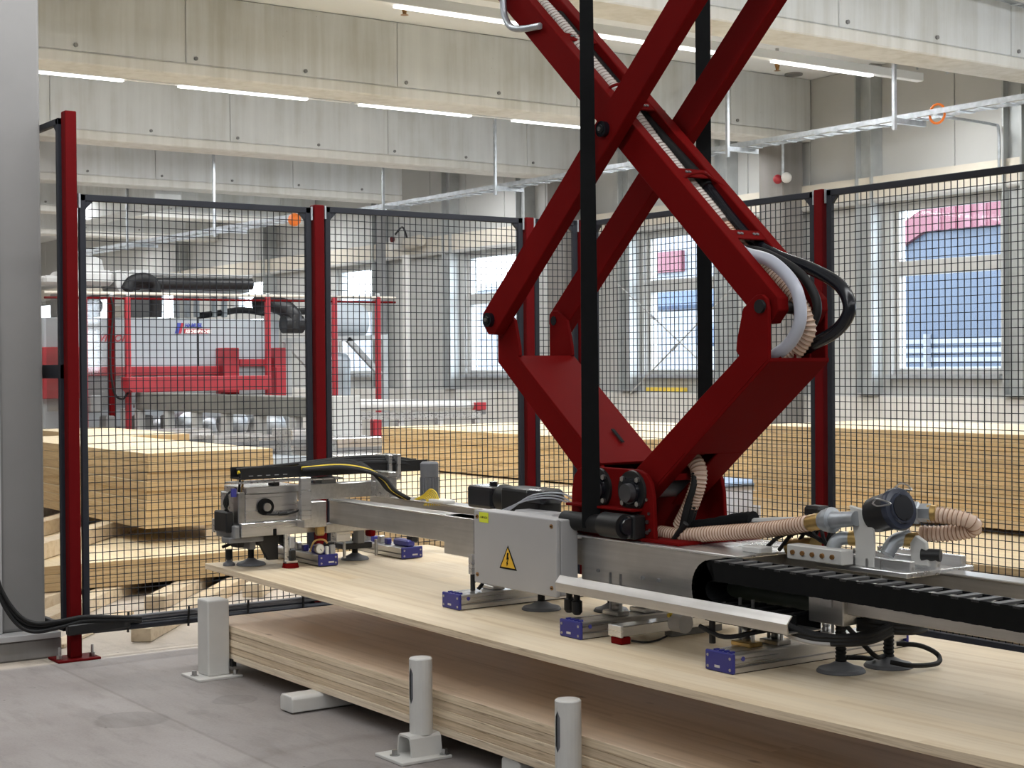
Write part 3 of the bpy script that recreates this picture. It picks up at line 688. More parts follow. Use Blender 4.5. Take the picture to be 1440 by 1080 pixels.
timber((2.75, 8.62), (4.05, 10.2), .13, .082, .001, 'squared timber on the floor, second from the tall red post')
timber((2.72, 8.12), (3.45, 9.0), .10, .022, .001, 'thin board on the floor at the foot of the tall red post')
timber((2.82, 9.2), (3.9, 10.4), .13, .082, .001, 'squared timber just behind the foot of the first mesh panel')
timber((3.65, 9.05), (5.0, 10.7), .13, .082, .001, 'squared timber carrying the low left stack near the gripper head')
timber((4.35, 9.15), (5.6, 10.7), .13, .082, .001, 'squared timber carrying the right end of the low left stack')
timber((3.2, 9.95), (4.9, 12.0), .12, .108, .25, 'upper timber bearer between the low and tall left stacks, front one')
timber((3.3, 10.9), (4.9, 12.9), .12, .108, .25, 'upper timber bearer between the low and tall left stacks, middle one')
timber((3.35, 12.0), (4.8, 13.6), .12, .108, .25, 'upper timber bearer between the low and tall left stacks, rear one')
timber((4.6, 10.33), (5.0, 10.9), .10, .108, .25, 'short upper timber bearer at the front right of the tall left stack')
timber((5.45, 14.4), (6.0, 16.3), .12, .355, .001, 'block bearer under the small hidden left stack')
for i, yy in enumerate((9.7, 11.3, 12.9)): timber((6.2, yy), (9.7, yy), .09, .095, .001, 'low bearer under the middle stack, %s from the front' % ORD[i].replace('top', 'first'))
for i, yy in enumerate((3.2, 5.0, 6.9)): timber((6.6, yy), (8.9, yy), .09, .085, .001, 'low bearer under the right stacks, %s from the camera' % ORD[i].replace('top', 'first'))
for i, yy in enumerate((3.4, 5.4, 7.5)): timber((7.65, yy), (8.85, yy), .07, .034 if yy < 7.3 else .40, .456 if yy < 7.3 else .088, 'flat bearer under the high right stack, %s from the camera' % ORD[i].replace('top', 'first'))
# bin and red stand left of the right stack
c = at(1032, 712, Y=8.2); t = thing('waste_bin', 'bluish white waste bin left of the high right timber stack', 'bin', (c.x, 8.3, 0))
x0 = at(1013, 700, Y=8.2).x; x1 = at(1072, 700, Y=8.2).x; zt = at(1030, 678, Y=8.2).z
B().box(x0, x1, 8.2, 8.6, .0, zt-.03).build('body', 'bin_white', t, bevel=.03, seg=2); B().box(x0-.02, x1+.02, 8.18, 8.62, zt-.03, zt).build('lid', 'bin_lid', t, bevel=.012)
c = at(1031, 650, Y=9.4); t = thing('stand_post', 'short red stand with white sleeve behind the waste bin', 'stand', (c.x, 9.4, 0))
B().box(c.x-.07, c.x+.02, 9.36, 9.44, 0, c.z+.12).build('red_profile', 'red_post', t, bevel=.004); B().cyl((c.x+.08, 9.42, 0), (c.x+.08, 9.42, c.z+.2), .06, 14).build('sleeve', 'panel_white', t, True)

# ================================================================ VACUUM GRIPPER
def mirY(poly, c=4.582): return [(2*c-a, z) for a, z in poly][::-1]
g = thing('vacuum_gripper', 'long aluminium gripper frame holding the lifted panel', 'gripper', (3.8, 4.55, .60))
def chan(x0, x1, y0, y1, z0, z1, name, lip):
    b = B().box(x0, x1, y0, y1, z0, z1)
    if lip: b.box(x0-.006, x1+.006, y0, y1, z1, z1+.008)
    return b.build(name, 'alu', g, bevel=.003)
chan(3.62, 3.70, 5.46, 6.745, .712, .822, 'front_beam', True)
chan(3.62, 3.70, 1.2, 3.375, .690, .800, 'front_beam', False)
chan(3.90, 3.98, 4.7, 6.84, .712, .824, 'rear_beam', True)
chan(3.90, 3.98, 1.2, 3.95, .712, .806, 'rear_beam', True)
B().box(3.61, 3.715, 5.46, 5.69, .664, .83).build('beam_end_block', 'alu', g, bevel=.003)
cf = B().box(3.62, 4.0, 3.93, 4.73, .655, .822).build('center_frame', 'alu', g, bevel=.004)
for yy, z in ((4.62, .70), (4.36, .70), (4.27, .70)): B().tube([(3.612, yy, z), (3.622, yy, z)], .007, 10).build('bolt', 'machine_dark', cf)
B().box(3.60, 4.02, 3.85, 4.76, .818, .828).build('top_plate', 'alu_bright', g, bevel=.002)
B().box(3.66, 3.96, 4.73, 5.5, .70, .80).build('link_beam', 'alu', g, bevel=.004)
# cable trough in front (bent sheet)
B().prism([(3.452, .632), (3.448, .664), (3.470, .690), (3.474, .688), (3.453, .663), (3.457, .636), (3.60, .636), (3.60, .632)], 1, 3.464, 4.665).build('cable_trough', 'alu', g)
# right bracket plate with square recess, small cylinder
bp = B().box(3.60, 3.70, 3.372, 3.52, .655, .765).build('bracket_block', 'alu', g, bevel=.003)
B().box(3.594, 3.602, 3.415, 3.465, .708, .742).build('square_cover', 'steel', bp, bevel=.001)
tag(B().cyl((3.66, 3.52, .705), (3.66, 3.93, .705), .043, 20).build('air_tank', 'tank_green', smooth=True), 'dark olive air cylinder inside the loop of the energy chain', 'air tank')
# cross bar of the right end, aluminium box under the filter
B().box(3.74, 4.06, 3.24, 3.62, .806, .822).build('mounting_plate', 'alu_bright', g, bevel=.002)
for x in (3.78, 3.9, 4.02): B().box(x-.012, x+.012, 3.25, 3.6, .81, .855).build('plate_rib', 'alu_bright', g, bevel=.002)
for yy in (3.42, 3.36): B().cyl((3.76, yy, .79), (3.76, yy, .85), .004, 6).build('threaded_rod', 'steel', g)
vb = B().box(3.70, 3.755, 3.47, 3.715, .826, .874).build('valve_block', 'white_paint', g, bevel=.003)
for i in range(5):
    yy = 3.685-i*.044; B().tube([(3.693, yy, .85), (3.702, yy, .85)], .008, 8).build('screw', 'bronze', vb)

# ---------------- control cabinet
t = thing('control_cabinet', 'light grey electrical cabinet with yellow warning triangle on the gripper', 'cabinet', (3.56, 5.005, .594))
B().box(3.522, 3.605, 4.728, 5.285, .596, .886).build('body', 'cabinet_grey', t, bevel=.006, seg=2)
door = B().box(3.50, 3.519, 4.725, 5.288, .593, .889).build('door', 'cabinet_grey', t, bevel=.005, seg=2)
for yy in (4.755, 5.262):
    for z in (.628, .862):
        s_ = B(); s_.tube([(3.496, yy, z), (3.501, yy, z)], .0085, 12); s_.build('lock_screw', 'bronze', door)
        B().box(3.4952, 3.4962, yy-.005, yy+.005, z-.0015, z+.0015).build('slot', 'ink', door)
# warning triangle: black border, yellow field, black bolt
cy, cz, rr = 5.045, .714, .053
tri = lambda s_: [(cy-s_*.056, cz-s_*.042), (cy+s_*.056, cz-s_*.042), (cy, cz+s_*.046)]
B().prism(tri(1.06), 0, 3.4985, 3.5005).build('warning_border', 'ink', door)
B().prism([(cy-.048, cz-.0375), (cy+.048, cz-.0375), (cy, cz+.039)], 0, 3.4978, 3.499).build('warning_field', 'warn_yellow', door)
bz = [(-.004, .026), (.007, .026), (.002, .006), (.009, .008), (-.002, -.016), (.003, -.015), (-.006, -.030), (-.009, -.012), (-.005, -.014), (-.001, -.001), (-.009, -.003)]
B().prism([(cy-a, cz-.004+b*.95) for a, b in bz], 0, 3.4970, 3.4982).build('lightning_bolt', 'ink', door)
lb = B().box(3.4975, 3.501, 5.182, 5.245, .842, .882).build('label', 'label_yellow', door)
text_mesh('label_text', '-1HM-XX1', .0125, 'ink', lb, (3.497, 5.241, .858), (0, -1, 0), (0, 0, 1), depth=.0006, fit=.054)
# ---------------- servo drive behind the cabinet
t = thing('servo_motor', 'black servo motor lying behind the grey cabinet', 'motor', (3.86, 5.5, .86))
b = B(); b.box(3.80, 3.93, 5.60, 5.80, .845, .945); b.build('gearbox', 'black_gloss', t, bevel=.016, seg=2)
B().tube([(3.865, 5.60, .895), (3.865, 5.52, .895)], [.062, .055], 18).build('flange', 'black_plastic', t, True)
B().box(3.80, 3.93, 5.26, 5.535, .84, .952).build('housing', 'black_plastic', t, bevel=.014, seg=2)
B().box(3.78, 3.90, 5.20, 5.33, .895, .958).build('connector_box', 'black_gloss', t, bevel=.02, seg=2)
B().tube([(3.865, 5.68, .945), (3.865, 5.68, .962)], .018, 10).build('plug', 'black_gloss', t, True)
for i in range(3):
    B().tube(smoothpath([(3.72, 5.40-i*.02, .865), (3.72, 5.22-i*.02, .918+i*.012), (3.74, 5.06-i*.04, .935+i*.010), (3.77, 4.97-i*.03, .905-i*.012), (3.80, 5.02-i*.03, .85)], 6), .0034, 7).build('cable', 'hose_grey', t, True)
B().box(3.72, 3.82, 5.05, 5.33, .82, .872).build('terminal_box', 'cabinet_grey', t, bevel=.01)
# ---------------- head at the far end
h = thing('gripper_head', 'aluminium gripper head with round sensor at the far left end of the frame', 'gripper head', (3.4, 6.9, .66))
B().box(3.20, 3.475, 6.80, 7.08, .735, .868).build('main_block', 'alu_x', h, bevel=.003)
B().box(3.205, 3.50, 6.795, 7.05, .870, .902).build('upper_bar', 'alu_x', h, bevel=.003)
B().box(3.17, 3.60, 6.78, 7.12, .668, .734).build('lower_plate', 'alu_x', h, bevel=.003)
B().box(3.145, 3.72, 6.78, 6.90, .922, .929).build('top_sheet', 'alu_bright', h)
B().box(3.462, 3.585, 6.706, 6.78, .70, .825).build('corner_bracket', 'alu', h, bevel=.003)
B().box(3.445, 3.50, 6.70, 6.73, .74, .944).build('upright_bracket', 'alu_x', h, bevel=.003)
B().box(3.50, 3.98, 6.80, 6.88, .825, .90).build('rear_bar', 'alu', h, bevel=.003)
B().box(3.36, 3.39, 6.82, 6.88, .902, .922).build('spacer', 'black_plastic', h); B().box(3.62, 3.70, 6.82, 6.9, .90, .93).build('spacer', 'machine_dark', h)
se = B().tube([(3.302, 6.80, .806), (3.302, 6.782, .806)], [.041, .040], 24).build('sensor_ring', 'ink', h, True)
B().tube([(3.302, 6.784, .806), (3.302, 6.770, .806)], .020, 20).build('sensor_knob', 'steel', se, True)
B().tube(smoothpath([(3.30, 6.775, .772), (3.34, 6.77, .768), (3.42, 6.77, .770), (3.475, 6.76, .79), (3.487, 6.75, .83), (3.475, 6.75, .90), (3.468, 6.76, .955)], 6), .005, 7).build('sensor_cable', 'black_rubber', h, True)
B().cyl((3.36, 6.772, .769), (3.405, 6.772, .770), .009, 10).build('plug', 'black_plastic', h, True)
B().box(3.138, 3.168, 6.79, 7.0, .66, .725).build('side_block', 'machine_dark', h, bevel=.006)
B().box(3.11, 3.15, 6.82, 6.96, .69, .79).build('valve', 'black_plastic', h, bevel=.006)
B().box(3.165, 3.20, 6.80, 6.86, .73, .88).build('side_plate', 'steel', h, bevel=.004); B().tube([(3.15, 6.82, .86), (3.15, 6.82, .90)], .014, 10).build('fitting', 'blue_valve', h, True)
for i in range(3): B().tube(smoothpath([(3.135, 6.83+.03*i, .78), (3.105+.01*i, 6.83, .83), (3.125, 6.83, .875), (3.17, 6.83, .90)], 5), .005, 6).build('cable', 'black_rubber', h, True)
for i, (x, yy) in enumerate(((3.19, 6.83), (3.215, 6.85))): B().tube([(x-.01, yy, .86), (x, yy, .965)], .006, 6).build('air_line', 'brass' if i else 'black_rubber', h, True)
B().prism([(3.27, .668), (3.385, .668), (3.385, .545), (3.335, .545)], 1, 6.83, 6.86).build('hanger', 'black_plastic', h); B().box(3.12, 3.30, 6.81, 6.90, .64, .667).build('rail', 'machine_dark', h, bevel=.004)
for i in range(5): B().box(3.19+.06*i, 3.222+.06*i, 6.86, 6.95, .61-.012*(i % 2), .667).build('valve', ('black_plastic', 'machine_dark')[i % 2], h, bevel=.004)
B().box(3.335, 3.352, 6.775, 6.80, .668, .70).build('switch', 'ink', h, bevel=.002)
B().box(3.545, 3.585, 6.72, 6.76, .655, .74).build('air_fitting', 'brass', h, bevel=.008); B().box(3.60, 3.86, 6.74, 6.82, .664, .708).build('lower_bar', 'alu', h, bevel=.004)
B().box(3.66, 3.74, 6.75, 6.81, .615, .664).build('clamp', 'alu_x', h, bevel=.003); B().box(3.78, 3.82, 6.75, 6.80, .60, .664).build('clamp', 'machine_dark', h, bevel=.003); B().box(3.84, 3.88, 6.74, 6.79, .63, .665).build('red_valve', 'red_paint', h, bevel=.008)
for x in (3.66, 3.72, 3.90): B().cyl((x, 6.78, .53), (x, 6.78, .61), .008, 8).build('guide_rod', 'steel', h, True)
B().box(3.72, 3.88, 6.78, 6.95, .57, .60).build('clamp_plate', 'black_plastic', h, bevel=.004)
# vertical gauge foot with red pad
t = thing('probe_foot', 'upright height probe with red rubber foot on the panel', 'probe', (3.43, 6.79, zpan(6.79)))
z0 = zpan(6.79); B().tube([(3.43, 6.79, z0), (3.43, 6.79, z0+.022)], [.042, .036], 20).build('foot', 'red_paint', t, True)
B().box(3.40, 3.46, 6.77, 6.81, z0+.022, z0+.036).build('base', 'alu_x', t, bevel=.002)
B().box(3.395, 3.425, 6.78, 6.795, z0+.03, z0+.165).build('channel', 'alu_bright', t, bevel=.002); B().box(3.418, 3.445, 6.76, 6.79, z0+.036, z0+.085).build('switch', 'black_plastic', t, bevel=.003)
B().box(3.418, 3.443, 6.765, 6.79, z0+.095, z0+.15).build('display', 'cabinet_grey', t, bevel=.003)
# tall grey motor with yellow cables
t = thing('lift_motor', 'upright grey motor with ribbed lower part beside the yellow cables', 'motor', (4.0, 6.43, .83))
B().lathe((4.0, 6.43, .83), (0, 0, 1), [(0, .042), (.105, .042), (.108, .0445), (.172, .0445), (.180, .036)], 24).build('body', 'grey_rubber', t, True)
for k in range(18):
    a = 2*PI*k/18; B().bar((4+.043*math.cos(a), 6.43+.043*math.sin(a), .832), (4+.043*math.cos(a), 6.43+.043*math.sin(a), .935), .006, .006).build('cooling_rib', 'grey_rubber', t)
t = thing('yellow_cables', 'bunch of yellow cables arching onto the gripper beam', 'cables', (3.9, 6.3, .83))
for i in range(8):
    o = i*.012
    B().tube(smoothpath([at(549-i*.3, 699+i*.8, X=3.93), at(562, 704+i*.7, X=3.93), at(578+i*.2, 704+i*.5, X=3.92), at(594-i*.6, 697+i*.7, X=3.91), at(605-i*1.0, 688+i*1.9, X=3.90), at(614-i*2.0, 694+i*1.6, X=3.90), at(618-i*3.1, 711, X=3.90)], 6), .0032, 6).build('cable', 'yellow_cable', t, True)
B().box(3.88, 3.95, 6.12, 6.25, .832, .848).build('connector_block', 'white_paint', t, bevel=.004)
# black cable duct on top of the head and the bundle falling from it
t = thing('cable_duct', 'black cable duct filled with cables on top of the gripper head', 'cable duct', (3.7, 6.86, .935))
B().prism([(6.80, .94), (6.80, .995), (6.806, .995), (6.806, .948), (6.914, .948), (6.914, .995), (6.92, .995), (6.92, .94)], 0, 3.18, 4.22).build('trough', 'black_plastic', t)
for i in range(6):
    zz = .958+.012*(i % 3); yy = 6.82+.015*i
    B().tube(smoothpath([(3.20, yy, zz), (3.5, yy, zz+.015*(i % 2)), (3.8, yy-.01, zz+.035), (4.02, yy-.02, zz+.03), (4.2, yy, zz)], 5), .009, 7).build('cable', 'yellow_cable' if i == 4 else 'black_rubber', t, True)
B().box(3.98, 4.0, 6.78, 6.92, .86, 1.03).build('clip', 'alu_x', t, bevel=.003); B().box(4.03, 4.05, 6.78, 6.92, .90, 1.03).build('clip', 'alu_x', t, bevel=.003)
for i in range(5): B().box(3.22+.045*i, 3.242+.045*i, 6.7985, 6.80, .955, .958).build('slot', 'cabinet_grey', t)
t = thing('cable_bundle', 'thick black cable bundle bending down behind the front beam', 'cables', (3.82, 6.7, .83))
for i in range(7):
    o = .013*(i-3)
    B().tube(smoothpath([(3.50, 6.81+o*.6, .985+o*.3), (3.68, 6.76+o, .995+o*.4), (3.79, 6.68+o, .975+o*.5), (3.835, 6.60+o, .925), (3.85, 6.54+o, .875), (3.875, 6.45+o, .838)], 6), .0085, 7).build('cable', 'black_rubber' if i != 2 else 'yellow_cable', t, True)
B().box(3.885, 3.93, 6.62, 6.80, .825, .955).build('guide_plate', 'alu_x', t, bevel=.003)

# ---------------- suction bars: aluminium profiles with blue end caps
def suction_bar(x0, y0, L, along, wd, hh, lab, valves=True):
    """along 'x': from x0 to x0+L centred on y0; along 'y': from y0 to y0+L centred on x0; the capped end faces the camera"""
    cx, cy = (x0+L/2, y0) if along == 'x' else (x0, y0+L/2); zz = zpan(cy)
    t = thing('suction_bar', lab, 'suction bar', (cx, cy, zz), 'aluminium suction bars')
    def bx(a0, a1, s0, s1, z0, z1): return (a0, a1, y0+s0, y0+s1, zz+z0, zz+z1) if along == 'x' else (x0+s0, x0+s1, a0, a1, zz+z0, zz+z1)
    st = x0 if along == 'x' else y0; m = 'alu_x' if along == 'x' else 'alu'; hw = wd/2
    # profile with side grooves
    for s in (0,):
        P = [(-hw, .004), (-hw, .020), (-hw+.014, .022), (-hw+.014, .030), (-hw, .032), (-hw, hh-.004), (-hw+.004, hh), (hw-.004, hh), (hw, hh-.004), (hw, .032), (hw-.014, .030), (hw-.014, .022), (hw, .020), (hw, .004)]
        if along == 'x': pr_ = B().prism([(y0+a, zz+z) for a, z in P], 0, st+.012, st+L-.012)
        else: pr_ = B().prism([(x0+a, zz+z) for a, z in P], 1, st+.012, st+L-.012)
        pr_.build('profile', m, t)
    B().box(*bx(st+.004, st+L-.004, -hw+.004, hw-.004, 0, .004)).build('foam_strip', 'black_rubber', t)
    for a in (st, st+L-.012):
        c = B().box(*bx(a, a+.012, -hw-.002, hw+.002, .001, hh+.002)).build('end_cap', 'blue_cap', t, bevel=.004, seg=2)
        if a == st:
            for s in (-hw+.012, hw-.012):
                for z in (.014, hh-.014):
                    p = (a-.002, y0+s, zz+z) if along == 'x' else (x0+s, a-.002, zz+z); q = (a+.002, y0+s, zz+z) if along == 'x' else (x0+s, a+.002, zz+z)
                    B().tube([p, q], .005, 8).build('screw', 'steel', c)
            B().box(*bx(a-.0012, a, -.004 if along == 'x' else 0, .020 if along == 'x' else .03, .014, .022)).build('type_plate', 'white_paint', c)
    if along == 'x': B().tube([(st+.045, y0-hw-.0015, zz+hh-.017), (st+.045, y0-hw+.001, zz+hh-.017)], .008, 12).build('badge', 'blue_valve', t)
    if along == 'x':
        for s in range(4): B().box(st+.012+.0, st+.03, y0-hw+.02+s*.024, y0-hw+.03+s*.024, zz+hh, zz+hh+.006).build('cap_lug', 'blue_cap', t)
    else:
        va = B().box(*bx(st+.02, st+.16, -.02, .03, hh, hh+.035)).build('valve_body', 'blue_valve', t, bevel=.008)
        B().box(*bx(st+.02, st+.07, .005, .05, hh+.02, hh+.055)).build('pilot', 'black_plastic', t, bevel=.006)
        for i in range(4): B().box(*bx(st+.2+i*.07, st+.23+i*.07, -.03, .0, hh, hh+.03+.008*(i % 2))).build('air_fitting', 'steel' if i % 2 else 'blue_valve', t, bevel=.004)
    return t, zz
suction_bar(3.402, 3.722, .83, 'x', .128, .064, 'suction bar with blue end, nearest to the camera')
suction_bar(3.40, 4.512, .83, 'x', .122, .062, 'middle suction bar with blue end, under the sheet metal trough')
suction_bar(3.405, 5.32, .83, 'x', .126, .062, 'suction bar with blue end below the grey cabinet')
t, zz = suction_bar(3.595, 6.71, .5, 'y', .102, .055, 'short suction bar with round pressure gauge below the gripper head')
ga = B().tube([(3.555, 6.74, zz+.085), (3.555, 6.72, zz+.085)], .024, 20).build('gauge_case', 'steel', t, True)
B().tube([(3.555, 6.721, zz+.085), (3.555, 6.7185, zz+.085)], .020, 20).build('gauge_dial', 'dial_white', ga)
B().bar((3.555, 6.718, zz+.085), (3.564, 6.718, zz+.073), .002, .003, up=(0, 1, 0)).build('gauge_needle', 'ink', ga)
B().box(3.585, 3.60, 6.712, 6.73, zz+.055, zz+.095).build('fitting', 'dial_white', t, bevel=.003); B().box(3.61, 3.635, 6.712, 6.74, zz+.055, zz+.10).build('switch', 'cabinet_grey', t, bevel=.003)
B().tube(smoothpath([(3.52, 6.76, zz+.07), (3.54, 6.75, zz+.12), (3.585, 6.74, zz+.125), (3.61, 6.74, zz+.10)], 6), .005, 6).build('air_line', 'brass', t, True)
suction_bar(4.07, 6.71, .56, 'y', .118, .055, 'suction bar with blue end farther right, behind the front beam')
# small square profile with red tip beside the middle bar
zz = zpan(4.33); t = thing('sensor_bar', 'small square aluminium bar with red tip beside the middle suction bar', 'sensor bar', (3.75, 4.32, zz))
B().box(3.462, 4.05, 4.285, 4.355, zz+.028, zz+.066).build('profile', 'alu_x', t, bevel=.003); B().box(3.452, 3.464, 4.283, 4.357, zz+.026, zz+.068).build('end_plate', 'alu_bright', t, bevel=.002)
B().box(3.455, 3.50, 4.285, 4.345, zz+.001, zz+.026).build('red_tip', 'red_paint', t, bevel=.003)
B().box(3.70, 3.95, 4.30, 4.34, zz+.001, zz+.028).build('foot', 'machine_dark', t, bevel=.003)
B().tube(smoothpath([(3.50, 4.285, zz+.012), (3.54, 4.26, zz+.006), (3.60, 4.262, zz+.006), (3.66, 4.28, zz+.012)], 5), .004, 6).build('cable', 'black_rubber', t, True)
# suction cups on ribbed stems
def cup(x, y, r, lab, stem=.2, ribs=True, hoses=()):
    zz = zpan(y); t = thing('suction_cup', lab, 'suction cup', (x, y, zz), 'round suction cups')
    B().lathe((x, y, zz), (0, 0, 1), [(0, r), (.004, r), (.012, r*.92), (.02, r*.55), (.03, r*.30), (.034, .016)], 28).build('cup', 'grey_rubber', t, True)
    n = max(4, int(stem/.012)); pf = []
    for i in range(n): pf += [(.03+i*stem/n, .015), (.03+(i+.5)*stem/n, .0185 if ribs else .015)]
    B().lathe((x, y, zz), (0, 0, 1), pf+[(.03+stem, .015)], 14).build('stem', 'black_rubber', t, True)
    for hp in hoses: B().tube(smoothpath([(x+a, y+b, zz+c) for a, b, c in hp], 6), .008, 8).build('hose', 'black_rubber', t, True)
cup(3.715, 3.49, .078, 'large grey suction cup on a black ribbed stem, nearest to the camera', .175, True, ([(.015, -.01, .045), (.06, -.03, .042), (.10, -.03, .035), (.15, 0, .03)], [(.01, -.012, .15), (.06, -.05, .08), (.10, -.06, .045), (.17, -.03, .035)]))
cup(3.90, 3.455, .080, 'grey suction cup just behind the nearest one, with a looped black hose', .175, True, ([(.015, -.02, .075), (.07, -.07, .07), (.12, -.10, .04), (.08, -.13, .02), (-.02, -.11, .022), (-.06, -.06, .03)],))
cup(3.70, 5.10, .080, 'grey suction cup in the shadow under the cabinet', .13, False)
cup(3.315, 6.985, .072, 'grey suction cup under the gripper head at the panel corner', .12, False, ([(-.16, -.02, .10), (-.06, -.02, .125), (.05, -.02, .14), (.16, -.03, .09), (.20, -.02, .06)],))
cup(3.215, 7.02, .030, 'tiny black suction cup beside the panel corner', .05, False)
cup(3.83, 6.87, .07, 'grey suction cup between the two short suction bars', .10, False)
cup(3.90, 4.9, .07, 'grey suction cup hidden behind the cabinet underside', .13, False)
# springs, guides and hoses under the frame
t = thing('bar_mounts', 'spring mounts and guide blocks carrying the suction bars under the frame', 'mounts', (3.7, 4.5, .56))
for (x, yy, mm) in ((3.52, 5.33, 0), (3.62, 5.33, 1), (3.62, 4.52, 1), (3.75, 4.52, 1), (3.56, 3.76, 1), (3.66, 3.73, 1), (3.85, 4.52, 1), (3.85, 5.33, 1), (3.9, 3.73, 1)):
    z1 = zpan(yy)+.063
    if mm:
        B().box(x-.03, x+.03, yy-.045, yy+.045, z1, z1+.016).build('guide_block', 'brass' if x < 3.6 else 'alu', t, bevel=.003)
        for dy in (-.03, .03): B().cyl((x, yy+dy, z1+.01), (x, yy+dy, .70), .006, 8).build('guide_rod', 'steel', t, True)
        B().lathe((x, yy, z1), (0, 0, 1), [(a*.008, .016 if a % 2 else .0125) for a in range(13)], 12).build('spring', 'steel', t, True)
    else:
        B().tube([(x, yy, z1), (x, yy, .66)], .010, 10).build('pin', 'black_plastic', t, True); B().box(x-.012, x+.012, yy-.012, yy+.012, .62, .70).build('bracket', 'alu_x', t)
        B().tube(smoothpath([(x+.02, yy-.01, z1+.005), (x+.035, yy-.02, z1+.03), (x+.02, yy-.02, z1+.05), (x, yy-.01, z1+.04)], 5), .008, 8).build('elbow', 'black_rubber', t, True)
for (x, yy) in ((3.50, 4.60), (3.51, 4.66)): B().lathe((x, yy, zpan(yy)+.064), (0, 0, 1), [(0, .012), (.01, .02), (.05, .02), (.055, .012), (.075, .012)], 12).build('valve', 'black_rubber', t, True)
B().tube(smoothpath([(3.48, 3.9, .60), (3.50, 3.8, .575), (3.56, 3.7, .60), (3.62, 3.6, .63)], 5), .008, 7).build('hose', 'black_rubber', t, True)
B().tube([(3.50, 3.86, zpan(3.8)+.064), (3.50, 3.86, .64)], .011, 10).build('pin', 'black_plastic', t, True)
for i in range(3): B().tube([(3.60+.03*i, 4.20, .585), (4.0, 4.21+.02*i, .58+.01*i)], .008, 7).build('hose', ('yellow_cable', 'black_rubber', 'grey_rubber')[i], t, True)
B().tube([(3.63, 4.14, .56), (3.63, 4.20, .56)], .034, 16).build('drum', 'cabinet_grey', t, True)
# flat black ribbon hoses looping under the right bracket, with a grey band
t = thing('hose_loop', 'black hose coil with a grey band hanging under the bracket at the right', 'hoses', (3.62, 3.5, .62))
for i in range(9):
    o = .012*(i % 3); q = -.011*(i//3)
    B().tube(smoothpath([(3.50+o, 3.58, .668+q), (3.50+o, 3.49, .640+q), (3.535+o, 3.40-o, .628+q), (3.62+o, 3.335-o, .632+q), (3.72+o, 3.305, .652+q), (3.80+o, 3.335, .676+q)], 6), .0085, 8).build('hose', 'cabinet_grey' if i == 6 else 'black_rubber', t, True)
for i in range(9):
    o = .014*(i % 3); q = -.012*(i//3)
    B().tube(smoothpath([(3.66+o, 3.37, .668+q), (3.75+o, 3.315-o, .655+q), (3.86+o*.5, 3.305-o*.5, .652+q), (3.95, 3.37-o, .664+q), (3.96, 3.46, .686+q)], 6), .0095, 8).build('hose', 'black_rubber', t, True)

# ---------------- energy chain: links along a path with a U-turn
t = thing('energy_chain', 'black plastic energy chain looping along the right half of the frame', 'energy chain', (3.575, 3.2, .63))
CX0, CX1, LH = 3.522, 3.632, .068
path = []; R_ = .066; yc, zc = 3.885, .716
yy = 1.2
UPZ = lambda y: .782 if y > 3.2 else .782-.006*(3.2-y)/.55
while yy < yc: path.append((yy, UPZ(yy), 0)); yy += .070
for k in range(1, 11):
    a = PI*k/11; path.append((yc+R_*math.sin(a)*1.0, zc+R_*math.cos(a), a))
yy = yc
while yy > 3.50: path.append((yy, zc-R_-.003, PI)); yy -= .070
link0 = None
for i, (py, pz, a) in enumerate(path):
    b = B(); hl = .0362; hh = LH/2 if True else 0
    if abs(a) > .1 and abs(a-PI) > .1: hl = .0235
    for x0, x1 in ((CX0, CX0+.007), (CX1-.007, CX1)):
        b.prism([(-hl, -hh), (hl, -hh), (hl, hh), (-hl, hh)], 0, x0-3.577, x1-3.577)
    b.box(CX0-3.577, CX1-3.577, -.015, .013, hh-.006, hh+.001); b.box(CX0-3.577, CX1-3.577, -.012, .012, -hh-.001, -hh+.005)
    if link0 is None:
        b.mi = [0]*(len(b.mi)-12)+[1]*6+[0]*6
        ob = b.build('chain_link', ['belt_black', 'chain_rung'], t, origin=(0, 0, 0)); link0 = ob
    elif hl < .03:
        ob = b.build('chain_link', ['belt_black', 'chain_rung'], t, origin=(0, 0, 0))
    else:
        ob = link0.copy(); COL.objects.link(ob)
    ob.location = V((3.577, py, pz))-WO[t.name]; ob.rotation_euler = (-a, 0, 0)
for i in range(4): B().tube(smoothpath([(3.545+.02*i, 1.2, .775), (3.545+.02*i, 2.5, .772), (3.545+.02*i, 3.86, .775)], 4), .008, 6).build('cable', 'black_rubber', t, True)

# ================================================================ RED SCISSOR LIFT
s = thing('scissor_lift', 'red steel scissor lift arms rising from the gripper frame', 'scissor lift', (3.83, 4.58, .83))
YC = 4.582; ZB, ZM, ZT = 1.006, 1.662, 3.04; YL_, YR_ = 5.350, 3.815
def arm(name, x0, x1, p, q, wd, ext0=.055, ext1=.2, mat='red_paint', chamfer=.03):
    p, q = V((0, p[0], p[1])), V((0, q[0], q[1])); d = (q-p).normalized(); n = V((0, -d.z, d.y)); h = wd/2
    P = [p-d*ext0+n*(h-chamfer), p-d*(ext0-chamfer)+n*h, q+d*ext1+n*h, q+d*ext1-n*h, p-d*(ext0-chamfer)-n*h, p-d*ext0-n*(h-chamfer)]
    return B().prism([(v.y, v.z) for v in P], 0, x0, x1).build(name, mat, s, bevel=.003)
arm('outer_arm', 3.632, 3.684, (YL_, ZM), (YR_, ZT), .122)
arm('outer_arm', 3.976, 4.028, (YL_, ZM), (YR_, ZT), .122)
arm('inner_arm', 3.712, 3.762, (YR_, ZM), (YL_, ZT), .118, .05)
arm('inner_arm', 3.898, 3.948, (YR_, ZM), (YL_, ZT), .118, .05)
